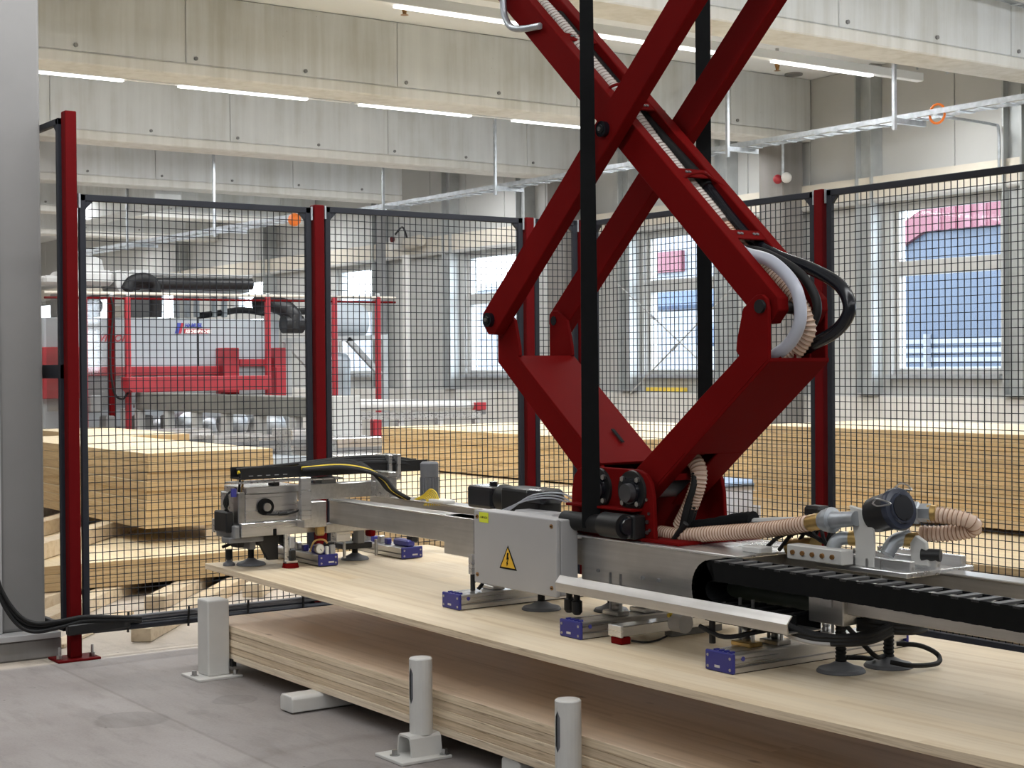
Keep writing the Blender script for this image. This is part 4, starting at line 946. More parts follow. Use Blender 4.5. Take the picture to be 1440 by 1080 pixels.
# flanges and cross plates of the inner arm pair (ladder)
dB = V((0, YL_-YR_, ZT-ZM)).normalized(); nB = V((0, dB.z, -dB.y))*-1
def ladder(tt, name, ln=.05, th=.008, off=.052):
    c = V((3.83, YR_, ZM))+dB*tt+nB*off
    return B().bar(c-V((.07, 0, 0)), c+V((.07, 0, 0)), th if False else ln, th, up=tuple(nB)).build(name, 'red_paint', s, bevel=.002)
L_ = math.hypot(YL_-YR_, ZT-ZM)
for tt in (.335, .70, 1.14, 1.62):
    o = ladder(tt, 'cross_plate')
    for i in (-.045, -.03, .03, .045):
        c = V((3.83+i, YR_, ZM))+dB*tt+nB*.057; B().tube([c, c+nB*.004], .006, 8).build('bolt', 'machine_dark', o)
for x in (3.70, 3.955):
    sgn = 1 if x < 3.8 else -1
# pins
def pin(name, y, z, x0, x1, r, m='black_gloss'): return B().tube([(x0, y, z), (x1, y, z)], r, 18).build(name, m, s, True)
for y, z in ((YL_, ZM), (YC, (ZM+ZT)/2)):
    b = pin('pivot_bolt', y, z, 3.612, 3.632, .030, 'black_gloss'); B().tube([(3.606, y, z), (3.613, y, z)], .017, 6).build('bolt_head', 'black_plastic', b)
    B().tube([(3.602, y, z), (3.607, y, z)], .008, 8).build('grease_nipple', 'steel', b)
pin('shaft', YC, (ZM+ZT)/2, 3.684, 3.976, .022); pin('shaft', YL_, ZM, 3.684, 3.706, .02); pin('shaft', YL_, ZM, 3.955, 3.976, .02)
pin('shaft', YR_, ZM, 3.762, 3.898, .022, 'black_plastic'); pin('pivot_bolt', YR_, ZM+.002, 3.676, 3.69, .023, 'black_rubber'); pin('pivot_bolt', YR_, ZM, 3.97, 3.985, .023, 'black_rubber')
pin('shaft', YR_, ZT, 3.63, 4.03, .025); pin('shaft', YL_, ZT, 3.63, 4.03, .025)
# lower links: side plates with ears, joined by a wide plate
side = [(3.862, 1.690), (3.838, 1.704), (3.812, 1.704), (3.790, 1.688), (3.783, 1.655), (3.783, 1.487), (3.830, 1.452), (4.46, .955), (4.53, .960), (4.50, 1.07), (4.143, 1.340), (3.925, 1.498), (3.940, 1.515), (3.936, 1.552), (3.905, 1.66)]
for x0, x1 in ((3.688, 3.703), (3.957, 3.972)):
    B().prism(side, 0, x0, x1).build('right_link_side', 'red_paint', s, bevel=.002)
    B().prism(mirY(side), 0, x0, x1).build('left_link_side', 'red_paint', s, bevel=.002)
bot = [(3.783, 1.492), (3.783, 1.480), (4.46, .950), (4.475, .958)]
up_ = [(3.930, 1.492), (4.50, 1.055), (4.508, 1.066), (3.934, 1.506)]
# right link: outer (lower) plate with slot for the hoses, inner plate
def slotted(poly_pts, wx0, wx1, name):
    return B().prism(poly_pts, 0, wx0, wx1).build(name, 'red_paint', s, bevel=.002)
slotted([(3.778, 1.492), (3.778, 1.478), (4.20, 1.148), (4.21, 1.158)], 3.688, 3.972, 'right_link_plate')
slotted([(4.20, 1.159), (4.20, 1.148), (4.46, .944), (4.468, .952)], 3.688, 3.742, 'right_link_plate')
slotted([(4.20, 1.159), (4.20, 1.148), (4.46, .944), (4.468, .952)], 3.842, 3.972, 'right_link_plate')
slotted(up_, 3.703, 3.957, 'right_link_inner_plate')
slotted(mirY([(3.920, 1.502), (4.47, 1.086), (4.48, 1.097), (3.928, 1.514)]), 3.684, 3.976, 'left_link_plate')
slotted(mirY(bot), 3.703, 3.957, 'left_link_lower_plate')
c = V((3.86, 4.80, 1.195)); d_ = V((0, .554, .416)).normalized(); nn = V((0, -d_.z, d_.y))
# elongated hole in the left plate (dark recess with its rim)
B().bar(c-d_*.042+nn*(-.001), c+d_*.042+nn*(-.001), .018, .004, up=tuple(nn)).build('elongated_hole', 'ink', s, bevel=.008)
for i in range(3): B().box(3.75+i*.07, 3.757+i*.07, 3.79, 3.93, 1.478, 1.505).build('rib', 'red_paint', s)
# base: two bearing plates with four-hole flange bearings, foot plate
base = [(4.33, .828), (4.338, .99), (4.352, 1.045), (4.378, 1.072), (4.42, 1.086), (4.745, 1.086), (4.786, 1.072), (4.812, 1.045), (4.826, .99), (4.834, .828)]
bpl = []
for x0, x1 in ((3.650, 3.668), (3.992, 4.010)): bpl.append(B().prism(base, 0, x0, x1).build('bearing_plate', 'red_paint', s, bevel=.003))
B().box(3.63, 4.03, 4.18, 4.86, .828, .840).build('foot_plate', 'red_paint', s, bevel=.002)
for y in (4.452, 4.652):
    b = B().tube([(3.650, y, ZB), (3.640, y, ZB)], [.078, .076], 28).build('flange_bearing', 'black_plastic', s, True)
    B().tube([(3.640, y, ZB), (3.628, y, ZB), (3.627, y, ZB)], [.050, .047, .040], 24).build('hub', 'black_gloss', b, True)
    B().tube([(3.628, y-.008, ZB-.004), (3.604, y-.008, ZB-.004), (3.603, y-.008, ZB-.004)], [.036, .034, .028], 22).build('shaft_end', 'gunmetal', b, True)
    for a in (45, 135, 225, 315):
        q = (y+.060*math.cos(math.radians(a)), ZB+.062*math.sin(math.radians(a))); B().tube([(3.641, *q), (3.630, *q)], .0105, 6).build('bolt', 'steel', b)
    B().tube([(3.64, y, ZB-.066), (3.636, y, ZB-.066)], .005, 8).build('grease_nipple', 'steel', b)
    pin('base_shaft', y, ZB, 3.65, 4.01, .03, 'machine_dark')
B().box(3.60, 3.652, 4.40, 4.80, .935, .945).build('shelf', 'red_paint', s, bevel=.002)
for (y, z) in ((4.36, .93), (4.355, .87), (4.372, .98)): B().tube([(3.65, y, z), (3.645, y, z)], .006, 8).build('screw', 'steel', s)
# belt roller with bearing block
rl = B().tube([(3.60, 4.80, .878), (3.60, 4.50, .878)], .036, 22).build('belt_roller', 'black_rubber', s, True)
B().tube([(3.57, 4.52, .885), (3.57, 4.40, .885)], [.046, .046], 24).build('bearing_housing', 'black_plastic', s, True)
bb = B().tube([(3.575, 4.405, .885), (3.575, 4.385, .885)], [.034, .030], 20).build('bearing_cap', 'black_gloss', s, True)
b4 = B().box(3.59, 3.648, 4.375, 4.43, .838, .925).build('bearing_block', 'black_plastic', s, bevel=.006)
for z in (.85, .912): B().tube([(3.588, 4.40, z), (3.578, 4.40, z)], .010, 6).build('bolt', 'steel', b4)
for z in (.862, .90): B().tube([(3.648, 4.365, z), (3.64, 4.365, z)], .008, 6).build('bolt', 'steel', b4)

# lifting belts
def belt(name, lab, p0, p1, w0, w1, a0, a1):
    b = B(); n = 10; vs = []; th = .004
    for i in range(n+1):
        k = i/n; c = V(p0).lerp(V(p1), k); w_ = w0+(w1-w0)*k; a = a0+(a1-a0)*k; dx = V((math.cos(a), math.sin(a), 0)); nn = V((-math.sin(a), math.cos(a), 0))
        vs += [c-dx*w_/2-nn*th, c+dx*w_/2-nn*th, c+dx*w_/2+nn*th, c-dx*w_/2+nn*th]
    fs = [(4*i+j, 4*i+(j+1) % 4, 4*i+4+(j+1) % 4, 4*i+4+j) for i in range(n) for j in range(4)]+[(3, 2, 1, 0), tuple(4*n+j for j in range(4))]
    return tag(b.add(vs, fs).build(name, 'belt_black'), lab, 'belt')
belt('lifting_belt', 'near black lifting belt running down to the roller in front of the scissor', (3.585, 4.62, .862), (3.585, 4.63, 3.4), .07, .045, math.radians(-35), math.radians(-35))
belt('lifting_belt', 'far black lifting belt hanging behind the scissor arms', (4.10, 4.555, .84), (4.10, 4.555, 3.4), .058, .058, math.radians(-35), math.radians(-35))

# hoses
def corr(name, lab, pts, r, pitch=.014, mat='hose_peach', n=14, k=10, rib=.0035, group=None):
    P = smoothpath(pts, k); t = thing(name, lab, 'hose', P[0], group)
    # resample
    L = [0]
    for a, b in zip(P, P[1:]): L.append(L[-1]+(b-a).length)
    def pt(x):
        for i in range(len(P)-1):
            if L[i+1] >= x: return P[i].lerp(P[i+1], (x-L[i])/max(1e-9, L[i+1]-L[i]))
        return P[-1]
    m = int(L[-1]/pitch); q = []; rr = []
    for i in range(2*m+1): q.append(pt(i*pitch/2)); rr.append(r if i % 2 == 0 else r-rib)
    B().tube(q, rr, n).build('wall', mat, t, True)
    w_ = B()
    for i in range(m):
        c = pt(i*pitch); d = (pt(i*pitch+.004)-pt(i*pitch-.004 if i else 0)); d = d.normalized() if d.length > 0 else V((0, 1, 0))
        w_.tube([c-d*.0016, c-d*.0008, c+d*.0008, c+d*.0016], [r-.0005, r+.0014, r+.0014, r-.0005], n, cap=False)
    w_.build('wire_spiral', 'ring_grey' if mat == 'hose_clear' else 'hose_ring', t, True, kind='stuff')
    return t
corr('suction_hose', 'translucent peach spiral hose lying on the frame, leading to the brass coupling', [(3.74, 4.40, .850), (3.735, 4.27, .852), (3.75, 4.12, .872), (3.755, 3.94, .895), (3.755, 3.78, .920), (3.755, 3.66, .945)], .027)
corr('suction_hose', 'peach spiral hose hanging in the loop at the right scissor joint', [(3.84, 4.16, 1.965), (3.84, 4.09, 1.90), (3.84, 3.99, 1.815), (3.842, 3.87, 1.745), (3.845, 3.775, 1.655), (3.85, 3.755, 1.58), (3.84, 3.80, 1.515), (3.83, 3.86, 1.46)], .026)
corr('suction_hose', 'clear spiral hose inside the lower half of the inner arms, down to the cross plate', [(3.83, 4.50, 2.285), (3.83, 4.36, 2.155), (3.835, 4.25, 2.055), (3.84, 4.17, 1.975)], .027, .016, 'hose_clear')
corr('suction_hose', 'pale spiral hose running up between the upper scissor arms', [(3.83, 4.47, 2.25), (3.83, 4.72, 2.50), (3.82, 4.88, 2.65), (3.81, 5.05, 2.82), (3.80, 5.25, 3.0)], .027, .018, 'hose_clear')
corr('suction_hose', 'spiral hose coming out of the right scissor link at the base', [(3.795, 4.34, 1.15), (3.795, 4.27, 1.115), (3.79, 4.245, 1.06), (3.785, 4.28, .97), (3.78, 4.34, .875)], .030, .012)
corr('suction_hose', 'short peach spiral hose bent round behind the black filter', [(3.94, 3.335, .985), (3.955, 3.27, .985), (3.985, 3.20, .972), (4.01, 3.205, .945), (3.99, 3.29, .925), (3.95, 3.38, .92)], .026)
def hose(lab, pts, r, mat, name='hose'):
    return tag(B().tube(smoothpath(pts, 8), r, 12).build(name, mat, smooth=True), lab, 'hose')
hose('smooth pale grey hose in the loop at the right scissor joint', [(3.775, 4.30, 2.10), (3.775, 4.12, 1.935), (3.78, 4.0, 1.862), (3.78, 3.86, 1.82), (3.775, 3.745, 1.73), (3.77, 3.715, 1.625), (3.765, 3.755, 1.545), (3.755, 3.85, 1.485), (3.75, 3.93, 1.45)], .022, 'hose_grey')
hose('black hose between the pale hoses at the right scissor joint', [(3.80, 4.18, 1.985), (3.80, 4.05, 1.885), (3.83, 3.94, 1.855), (3.86, 3.80, 1.775), (3.87, 3.735, 1.67), (3.86, 3.765, 1.585), (3.84, 3.85, 1.52)], .016, 'black_rubber')
hose('thick black hose making the outermost loop at the right scissor joint', [(3.89, 4.30, 2.12), (3.89, 4.11, 1.94), (3.90, 3.97, 1.855), (3.92, 3.82, 1.80), (3.93, 3.69, 1.735), (3.93, 3.645, 1.655), (3.92, 3.69, 1.585), (3.90, 3.80, 1.53), (3.88, 3.90, 1.47)], .023, 'black_gloss')
hose('thick black hose running up inside the upper inner arms', [(3.89, 4.30, 2.12), (3.89, 4.60, 2.37), (3.885, 4.9, 2.64), (3.88, 5.2, 2.92)], .026, 'black_rubber')
hose('grey hose looping out at the top of the left scissor arm', [(3.69, 5.33, 3.05), (3.69, 5.325, 2.98), (3.69, 5.315, 2.92), (3.69, 5.27, 2.865), (3.69, 5.19, 2.842), (3.70, 5.08, 2.835)], .014, 'zinc')
hose('black hose beside the grey one at the top of the left scissor arm', [(3.73, 5.30, 3.02), (3.73, 5.28, 2.93), (3.735, 5.21, 2.88), (3.74, 5.12, 2.90)], .016, 'black_rubber')
for i, tt in enumerate((.66, 1.24)):
    c = V((3.80, YR_, ZM))+dB*tt+nB*.055
    tag(B().tube(smoothpath([c+V((-.055, 0, 0)), c+V((-.03, 0, 0))+nB*.02, c+V((.02, 0, 0))+nB*.03, c+V((.08, 0, 0))+nB*.008, c+V((.13, -.03, -.03))], 6), .006, 7).build('red_strap', 'red_paint', smooth=True), 'red strap over the spiral hose, %s of the two on the inner arms' % ('lower' if i == 0 else 'upper'), 'strap')
t = thing('black_sleeve', 'black fabric sleeve over hoses at the foot of the right scissor link', 'sleeve', (3.80, 4.2, .86))
B().tube(smoothpath([(3.80, 4.34, .865), (3.80, 4.20, .885), (3.81, 4.06, .915), (3.815, 3.99, .925)], 5), [.03+.002*(i % 2) for i in range(16)], 12).build('sleeve', 'belt_black', t, True)
B().tube(smoothpath([(3.815, 4.0, .915), (3.83, 3.9, .925), (3.85, 3.75, .935), (3.86, 3.66, .935)], 5), .016, 10).build('grey_hose', 'panel_white', t, True)
B().tube([(3.80, 3.99, .90), (3.80, 3.96, .905)], .02, 10).build('fitting', 'steel', t, True)
for i in range(4): B().tube(smoothpath([(3.75+.012*i, 4.30, .86), (3.75+.015*i, 4.27, .95), (3.76+.012*i, 4.24+.01*i, 1.04), (3.79, 4.27+.01*i, 1.11)], 5), .008 if i % 2 else .012, 7).build('cable', 'black_rubber', t, True)
B().tube([(3.71, 4.30, .83), (3.72, 4.24, .90)], .012, 8).build('cable_end', 'black_rubber', t, True)

# ---------------- pipework and filter at the right end
t = thing('pipe_fittings', 'galvanised pipe elbows and brass couplings feeding the spiral hoses', 'pipe fittings', (3.8, 3.5, .83))
B().lathe((3.755, 3.665, .943), V((.0, -1, .22)), [(0, .026), (.005, .0285), (.02, .027), (.03, .029), (.045, .027), (.055, .029), (.06, .027)], 18).build('brass_coupling', 'brass', t, True)
B().lathe((3.755, 3.607, .956), V((.0, -1, .12)), [(0, .030), (.012, .036), (.03, .036), (.034, .042), (.048, .042), (.052, .030), (.075, .026), (.15, .024)], 18).build('union_nut', 'zinc', t, True)
B().tube(smoothpath([(3.755, 3.56, .83), (3.757, 3.56, .875), (3.77, 3.545, .90), (3.79, 3.51, .905)], 6), .022, 14).build('elbow', 'zinc', t, True)
B().lathe((3.785, 3.515, .905), V((.45, -1, 0)), [(0, .024), (.012, .026), (.03, .024), (.04, .025), (.07, .022)], 14).build('brass_nipple', 'brass', t, True)
B().lathe((3.88, 3.38, .905), V((.45, -1, .1)), [(0, .022), (.02, .024), (.05, .022)], 14).build('brass_nipple', 'brass', t, True)
B().tube(smoothpath([(3.83, 3.40, .86), (3.86, 3.39, .90), (3.90, 3.36, .915)], 6), .024, 14).build('elbow', 'zinc', t, True)
B().lathe((3.895, 3.40, .99), V((.45, -1, .02)), [(0, .028), (.03, .028), (.035, .036), (.06, .036), (.065, .030), (.10, .030)], 6).build('hex_union', 'zinc', t)
B().lathe((3.93, 3.33, .992), V((.45, -1, -.02)), [(0, .026), (.015, .029), (.03, .026), (.04, .028)], 16).build('brass_coupling', 'brass', t, True)
B().tube([(3.88, 3.30, .865), (3.905, 3.245, .865)], .020, 16).build('black_plug', 'black_plastic', t, True)
B().prism([(3.27, .83), (3.34, .83), (3.345, .90), (3.32, .925), (3.28, .905)], 0, 3.875, 3.89).build('white_bracket', 'white_paint', t, bevel=.003)
t = thing('bent_bracket', 'white bent sheet bracket holding the black filter', 'bracket', (3.78, 3.44, .822))
B().prism([(3.395, .822), (3.475, .822), (3.475, .90), (3.487, .95), (3.50, 1.015), (3.425, 1.0), (3.40, .95), (3.395, .92)], 0, 3.765, 3.777).build('sheet', 'white_paint', t, bevel=.003)
t = thing('air_filter', 'black round air filter canister with wire clips above the energy chain', 'filter', (3.79, 3.37, .96))
fc = V((3.80, 3.30, 1.018))
fx = V((-.06, -1, .26)).normalized()
B().lathe(fc-fx*.135, fx, [(0, .050), (.004, .056), (.02, .058), (.08, .060), (.10, .060)], 30).build('canister', 'black_plastic', t, True)
lid = B().lathe(fc, fx, [(-.04, .062), (-.034, .068), (-.020, .068), (-.014, .065), (-.012, .050), (-.005, .047), (-.005, .040), (-.012, .038)], 30).build('lid', 'filter_lid', t, True)
B().lathe(fc, fx, [(-.013, .037), (-.0115, .037), (-.0115, .034), (-.0118, .0005)], 26).build('inlet', 'ink', lid, True)
B().lathe(fc, fx, [(-.0125, .041), (-.002, .041), (-.002, .036), (-.010, .0355)], 26).build('inlet_ring', 'black_gloss', lid, True)
for sx, sz in ((-1, .25), (.55, .85), (.45, -.9)):
    d_ = V((sx, 0, sz)).normalized(); p = fc+d_*.064
    B().tube(smoothpath([p+V((0, .072, 0)), p+d_*.008+V((0, .05, .01)), p+d_*.008+V((0, .02, .006)), p+V((0, .0, 0)), p+d_*.008+V((0, .02, -.008)), p+d_*.008+V((0, .05, -.012)), p+V((0, .075, -.004))], 4), .0028, 6).build('wire_clip', 'steel', t, True)
t = thing('hose_clutter', 'black pressure switch and loose cables behind the white valve block', 'cables', (3.8, 3.7, .83))
B().box(3.84, 3.90, 3.70, 3.78, .95, .99).build('switch', 'black_plastic', t, bevel=.01)
for i in range(5): B().tube(smoothpath([(3.78+.02*i, 3.90-.05*i, .835), (3.76+.02*i, 3.80-.04*i, .89+.01*i), (3.80, 3.72-.03*i, .905-.01*i), (3.83, 3.62-.02*i, .85)], 6), .007, 7).build('cable', 'black_rubber', t, True)
B().tube([(3.82, 3.82, .845), (3.82, 3.70, .862)], .03, 14).build('amber_pipe', 'brass', t, True)
B().box(3.70, 3.76, 3.84, 3.93, .828, .85).build('clip_block', 'white_paint', t, bevel=.004)

# ================================================================ MACHINING CENTRE AT THE BACK LEFT
YM = 21.8
def rect(px0, py0, px1, py1, Y, dep, name, mat, parent, bevel=.01):
    a, b = at(px0, py0, Y=Y), at(px1, py1, Y=Y); za, zb = sorted((a.z, b.z))
    return B().box(min(a.x, b.x), max(a.x, b.x), Y, Y+dep, za, zb).build(name, mat, parent, bevel=bevel)
c = at(250, 520, Y=YM); t = thing('machining_center', 'large grey machining centre with red frame and lettering behind the mesh', 'machine', (c.x, YM+.7, 0))
house = rect(60, 446, 394, 594, YM, 1.6, 'housing', 'machine_grey', t, .02)
lo = at(60, 590, Y=YM); hi = at(394, 600, Y=YM); B().box(lo.x, hi.x, YM+.3, YM+1.4, 0, lo.z).build('plinth', 'machine_dark', t)
B().box(at(279, 500, Y=YM).x-.008, at(279, 500, Y=YM).x+.008, YM-.006, YM, at(279, 524, Y=YM).z, at(279, 446, Y=YM).z).build('door_gap', 'ink', house)
rect(60, 488, 118, 560, YM-.25, .25, 'red_guard', 'red_light', t); rect(315, 489, 337, 556, YM-.3, .3, 'red_guard', 'red_light', t); rect(386, 489, 403, 556, YM-.3, .3, 'red_guard', 'red_light', t)
rect(118, 516, 316, 527, YM-.12, .12, 'red_rail', 'red_light', t); rect(337, 505, 390, 515, YM-.12, .12, 'red_rail', 'red_light', t)
rect(388, 516, 403, 556, YM-.35, .3, 'red_guard', 'red_light', t)
# lettering
o = at(246, 469, Y=YM-.012); o2 = at(253, 454, Y=YM-.012); o3 = at(296, 464, Y=YM-.012)
hgt = o2.z-o.z; wl = o3.x-o2.x
B().prism([(o.x-.0, o.z), (o.x+.055, o.z), (o2.x+.02, o2.z), (o2.x-.035, o2.z)], 1, YM-.012, YM-.002).build('logo_bar', 'logo_blue', house)
B().prism([(o.x+.06, o.z), (o.x+.10, o.z), (o2.x+.06, o2.z), (o2.x+.025, o2.z)], 1, YM-.012, YM-.002).build('logo_bar', 'logo_red', house)
text_mesh('lettering', 'HAMUEL', hgt*.52, 'logo_blue', house, (o2.x+.075, YM-.012, o2.z-hgt*.40), (1, 0, 0), (0, 0, 1), shear=.25, bold=.004, fit=wl*.58)
B().prism([(o2.x+.055, o.z), (o3.x-.03, o.z), (o3.x, o.z+hgt*.45), (o2.x+.075, o.z+hgt*.45)], 1, YM-.006, YM-.002).build('logo_bar', 'logo_red', house)
text_mesh('lettering', 'REICHENBACHER', hgt*.40, 'dial_white', house, (o2.x+.085, YM-.008, o.z+hgt*.08), (1, 0, 0), (0, 0, 1), shear=.25, bold=.004, fit=wl*.86)
o = at(138, 480, Y=YM-.01); text_mesh('lettering', 'VISION', .14, 'logo_red', house, (o.x, YM-.01, o.z), (1, 0, 0), (0, 0, 1), shear=.3, bold=.004, fit=at(181, 480, Y=YM).x-o.x)
# gantry and spindle on top
rect(62, 400, 104, 388, YM-.2, .6, 'gantry_cover', 'panel_white', t, .04); rect(96, 378, 162, 402, YM-.1, .9, 'spindle_cover', 'panel_white', t, .06)
a, b = at(125, 384, Y=YM+.4), at(132, 372, Y=YM+.4); B().cyl(a, b+V((0, 0, .1)), .25, 16, .12).build('motor_cap', 'panel_white', t, True)
P = [(160, 402), (160, 384), (166, 380), (172, 388), (178, 384), (182, 380), (206, 380), (206, 390), (184, 394), (178, 414), (166, 414)]
B().prism([(at(x, y, Y=YM).x, at(x, y, Y=YM).z) for x, y in P], 1, YM-.1, YM+.5).build('spindle_cover', 'panel_white', t)
rect(206, 383, 356, 391, YM, .5, 'gantry_beam', 'panel_white', t); rect(208, 404, 350, 412, YM, .5, 'gantry_beam', 'machine_grey', t)
B().tube([at(180, 398, Y=YM-.15), at(354, 400, Y=YM-.15)], [.085, .085], 14).build('black_bellows', 'black_plastic', t, True)
B().tube(smoothpath([at(178, 408, Y=YM-.2), at(186, 396, Y=YM-.2), at(203, 392, Y=YM-.25), at(216, 400, Y=YM-.2), at(219, 420, Y=YM-.2), at(219, 446, Y=YM-.2)], 6), .09, 12).build('dust_hose', 'black_rubber', t, True)
rect(178, 396, 200, 408, YM-.1, .3, 'hose_port', 'black_plastic', t, .03)
rect(80, 412, 106, 446, YM+.3, .3, 'carriage', 'machine_dark', t); rect(126, 416, 141, 446, YM+.3, .3, 'carriage', 'black_plastic', t); rect(160, 430, 172, 446, YM+.3, .2, 'carriage', 'trim_beige', t); rect(184, 414, 210, 446, YM+.3, .3, 'carriage', 'machine_dark', t)
B().tube([at(132, 430, Y=YM+.2), at(132, 430, Y=YM)], .13, 16).build('drive_wheel', 'black_plastic', t, True)
for x in (247, 262, 275, 300, 314): rect(x, 414, x+6, 446, YM+.5, .1, 'upright', 'machine_grey', t)
B().tube(smoothpath([at(280, 444, Y=YM+.6), at(310, 440, Y=YM+.6), at(340, 436, Y=YM+.6), at(372, 440, Y=YM+.6)], 5), .05, 10).build('dark_hose', 'black_rubber', t, True)
# extraction duct
B().tube(smoothpath([at(362, 428, Y=YM+.2), at(378, 426, Y=YM), at(398, 432, Y=YM-.2), at(412, 446, Y=YM-.3), at(410, 462, Y=YM-.3)], 6), .14, 14).build('duct_elbow', 'black_plastic', t, True)
B().cyl(at(398, 456, Y=YM-.3), at(424, 456, Y=YM-.3), .14, 14).build('duct_joint', 'black_plastic', t, True)
B().tube([at(418, 438, Y=YM+.3), at(486, 436, Y=YM+.3)], .055, 10).build('pipe', 'black_plastic', t, True)
# red guard posts with clear sheets and rails
YG = 21.1
gt = [118, 156, 179, 376, 470, 531]; gl = ['leftmost', 'second', 'third', 'fourth', 'fifth', 'rightmost']
for i, x in enumerate(gt):
    a = at(x, 418, Y=YG); wv = .037 if i != 1 else .045
    t = thing('guard_post', 'slim red guard post in front of the grey machine, %s of the six' % gl[i], 'post', (a.x, YG, 0), 'red guard posts at the machine')
    B().box(a.x-wv, a.x+wv, YG-wv, YG+wv, 0, a.z).build('upright', 'red_light' if i != 1 else 'red_post', t, bevel=.01)
    B().box(a.x-.03, a.x+.03, YG-.03, YG+.03, a.z, a.z+.06).build('cap', 'panel_white', t, bevel=.01)
    if i == 1:
        B().tube(smoothpath([at(156, 418, Y=YG-.06), at(159, 440, Y=YG-.06), at(155, 500, Y=YG-.06), at(160, 550, Y=YG-.06), at(172, 561, Y=YG-.06), at(180, 552, Y=YG-.06)], 6), .016, 6).build('cable', 'black_rubber', t, True)
a, b = at(62, 411, Y=YG), at(556, 419, Y=YG)
t = thing('guard_rail', 'thin double rail along the tops of the red guard posts', 'rail', ((a.x+b.x)/2, YG, a.z))
B().tube([a, b], .022, 6).build('rail', 'trim_beige', t); B().tube([a-V((0, 0, .07)), b-V((0, 0, .07))], .016, 6).build('rail', 'red_post', t)
a, b = at(66, 545, Y=YG), at(376, 420, Y=YG); tag(B().box(a.x, at(179, 500, Y=YG).x, YG-.005, YG+.005, .9, at(120, 420, Y=YG).z).build('guard_sheet', 'clear_sheet'), 'clear guard sheet between the left red guard posts', 'guard sheet')
a, b = at(179, 552, Y=YG-.3), at(380, 528, Y=YG-.3)
t = thing('bumper_beam', 'broad pinkish red beam mounted low in front of the grey machine', 'beam', ((a.x+b.x)/2, YG-.25, a.z))
B().prism([(a.x, a.z+.05), (a.x+.06, a.z), (b.x-.04, a.z+.01), (b.x, a.z+.06), (b.x, b.z), (a.x, b.z)], 1, YG-.34, YG-.06).build('beam', 'red_light', t, bevel=.01)
rect(316, 552, 337, 556, YG-.2, .15, 'bracket', 'red_post', t, .01)
# table beds and conveyor with legs (runs away from the camera)
XC = 8.2
c0, c1 = at(470, 562, X=XC), at(190, 550, X=XC); zt = .5*(c0.z+c1.z)
t = thing('feed_conveyor', 'long grey feed conveyor with uprights behind the first mesh panel', 'conveyor', (XC+.3, (c0.y+c1.y)/2, 0))
zb = at(431, 587, X=XC).z
B().box(XC, XC+.3, c0.y, c1.y, zb, zt).build('bed', 'conveyor_grey', t, bevel=.01); B().box(XC-.02, XC+.32, c0.y-.02, c0.y+.06, 0, zt+.02).build('end_plate', 'panel_white', t, bevel=.008)
for px in (172, 192, 233, 272, 314, 361, 411, 447):
    p = at(px, 600, X=XC+.02); B().box(XC+.02, XC+.12, p.y-.08, p.y+.08, 0, zb).build('leg', 'panel_white', t, bevel=.01)
for px in (188, 209, 232, 257): p = at(px, 571, X=XC-.004); B().tube([p, p+V((.01, 0, 0))], .03, 8).build('bolt', 'machine_dark', t)
# aluminium clamping tables left of the wide stack
t = thing('clamping_table', 'silver aluminium clamping table below the conveyor', 'table', (7.6, 15.5, 0))
for (x0, y0, x1, y1, Y) in ((205, 606, 300, 640, 16.6), (300, 612, 372, 640, 16.2), (365, 614, 405, 632, 15.8), (410, 604, 440, 640, 15.4), (474, 616, 538, 650, 14.6), (474, 640, 536, 672, 14.2)):
    b_ = rect(x0, y0, x1, y1, Y, .5, 'profile', 'alu_x', t, .012)
    q0, q1 = at(x0, (y0+y1)/2-3, Y=Y), at(x1, (y0+y1)/2+3, Y=Y); B().box(q0.x, q1.x, Y-.006, Y+.01, min(q0.z, q1.z), max(q0.z, q1.z)).build('groove', 'machine_dark', b_)
lo = at(320, 640, Y=16).z; B().box(6.2, 7.9, 15.0, 16.4, 0, lo).build('base', 'machine_grey', t)
t = thing('suction_turbine', 'silver blower housings and dark motors standing under the conveyor', 'blower', (7.6, 19.5, 0))
for px, py, r in ((222, 600, .16), (263, 598, .19), (292, 602, .16), (330, 596, .18), (380, 600, .2)):
    p = at(px, py, X=8.78); B().lathe(p+V((0, .25, 0)), V((0, -1, 0)), [(0, r*.7), (.05, r), (.3, r), (.36, r*.75), (.40, r*.4)], 16).build('housing', 'zinc', t, True)
    B().box(p.x-r*.6, p.x+r*.6, p.y-.2, p.y+.25, 0, p.z-r*.7).build('foot', 'machine_dark', t)
for x0, y0, x1, y1 in ((128, 556, 145, 580), (150, 585, 163, 608), (196, 584, 216, 606), (236, 584, 252, 606)): rect(x0, y0, x1, y1, 20.95, .3, 'dark_motor', 'machine_dark', t, .02)
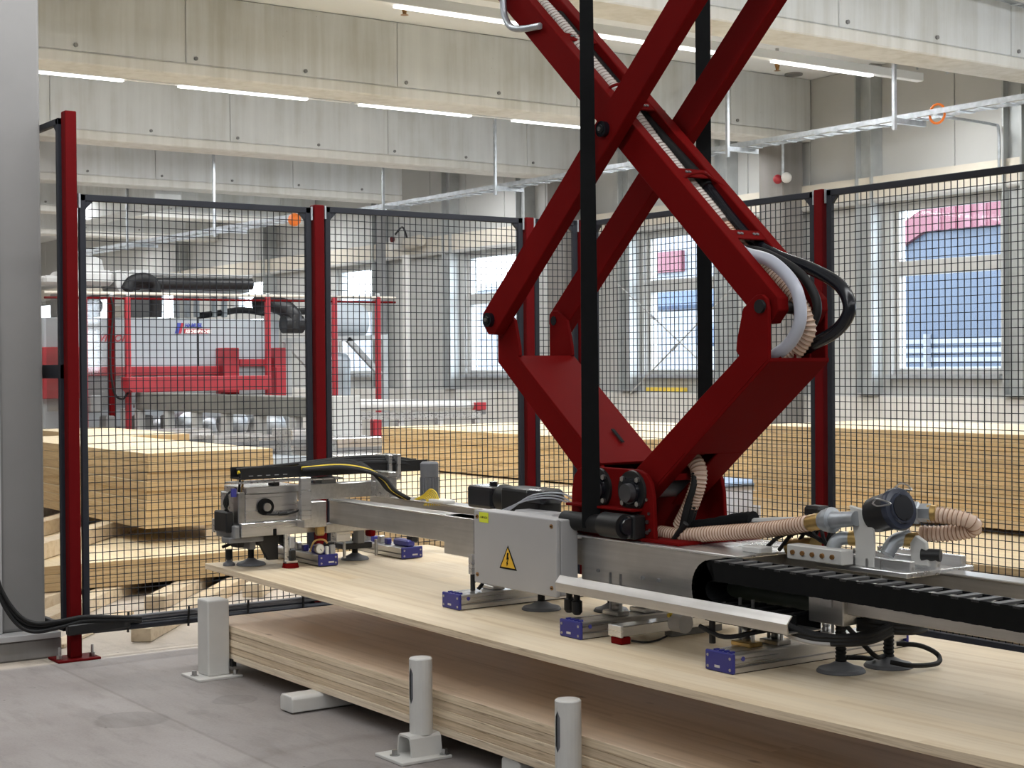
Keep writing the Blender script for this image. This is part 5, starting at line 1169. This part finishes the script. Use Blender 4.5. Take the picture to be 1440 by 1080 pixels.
# roller table at right
YR2 = 16.0
a, b = at(472, 569, Y=YR2), at(668, 570, Y=YR2+1.2)
t = thing('roller_table', 'long white roller with red end block on an aluminium rail', 'roller table', ((a.x+b.x)/2, YR2, 0))
B().tube([a, b], [.075, .05], 16).build('roller', 'white_paint', t, True)
B().bar(a+V((0, .15, .04)), b+V((0, .15, .03)), .25, .06).build('table_top', 'panel_white', t, bevel=.01)
e = at(674, 571, Y=YR2+1.1); B().box(e.x-.07, e.x+.08, e.y-.05, e.y+.1, e.z-.05, e.z+.05).build('end_block', 'red_light', t, bevel=.006); B().box(e.x, e.x+.08, e.y-.04, e.y+.1, e.z-.11, e.z-.05).build('clamp', 'machine_dark', t, bevel=.006)
a, b = at(476, 586, Y=YR2-.1), at(676, 583, Y=YR2+1.0); B().bar(a, b, .06, .09).build('rail', 'alu_x', t, bevel=.006)
for px in (500, 556, 612, 668):
    k = (px-476)/200; p = a.lerp(b, k); B().box(p.x-.04, p.x+.04, p.y-.04, p.y+.04, 0, p.z-.04).build('leg', 'alu_x', t, bevel=.005)
rect(474, 592, 498, 616, YR2-.4, .3, 'red_clamp', 'red_light', t); rect(474, 602, 486, 618, YR2-.45, .1, 'clamp', 'machine_dark', t); rect(526, 590, 534, 616, YR2-.3, .1, 'red_clamp', 'red_light', t)
# tanks and pipe frame by the far window
p = at(486, 452, Y=22.0); t = thing('dust_filter', 'grey round dust filter on a steel frame in front of the far window', 'dust filter', (p.x, 22.3, 0))
B().tube([p+V((-.5, 0, 0)), p+V((.15, 0, 0)), p+V((.3, 0, 0)), p+V((.36, 0, 0))], [.32, .32, .24, .1], 18).build('drum', 'machine_grey', t, True)
p2 = at(482, 530, Y=22.0); B().lathe((p2.x-.1, 22.3, 0), (0, 0, 1), [(0, .36), (at(482, 505, Y=22).z, .36), (at(482, 498, Y=22).z, .30), (at(482, 494, Y=22).z, .15)], 20).build('tank', 'machine_grey', t, True)
for (q, r_) in (((400, 479), (545, 474)), ((400, 478), (440, 522)), ((488, 476), (535, 527))): B().bar(at(*q, Y=21.6), at(*r_, Y=21.6), .08, .08).build('frame_bar', 'panel_white' if q == (400, 478) else 'galv_column', t)
for px in (404, 540): q = at(px, 478, Y=21.6); B().box(q.x-.05, q.x+.05, 21.55, 21.65, 0, q.z).build('frame_leg', 'galv_column', t)
# slim dark post and white downpipe at the corner by the left window
p = at(536, 400, X=13.3); tag(B().box(13.25, 13.35, p.y-.09, p.y+.09, 0, 4.2).build('dark_post', 'machine_dark', bevel=.01), 'slim dark steel post in front of the far wall corner', 'post')
p = at(572, 450, X=13.6); tag(B().cyl((13.6, p.y, .0), (13.6, p.y, 3.35), .075, 14).build('white_pipe', 'white_paint', smooth=True), 'thick white vertical pipe left of the bright window', 'pipe')
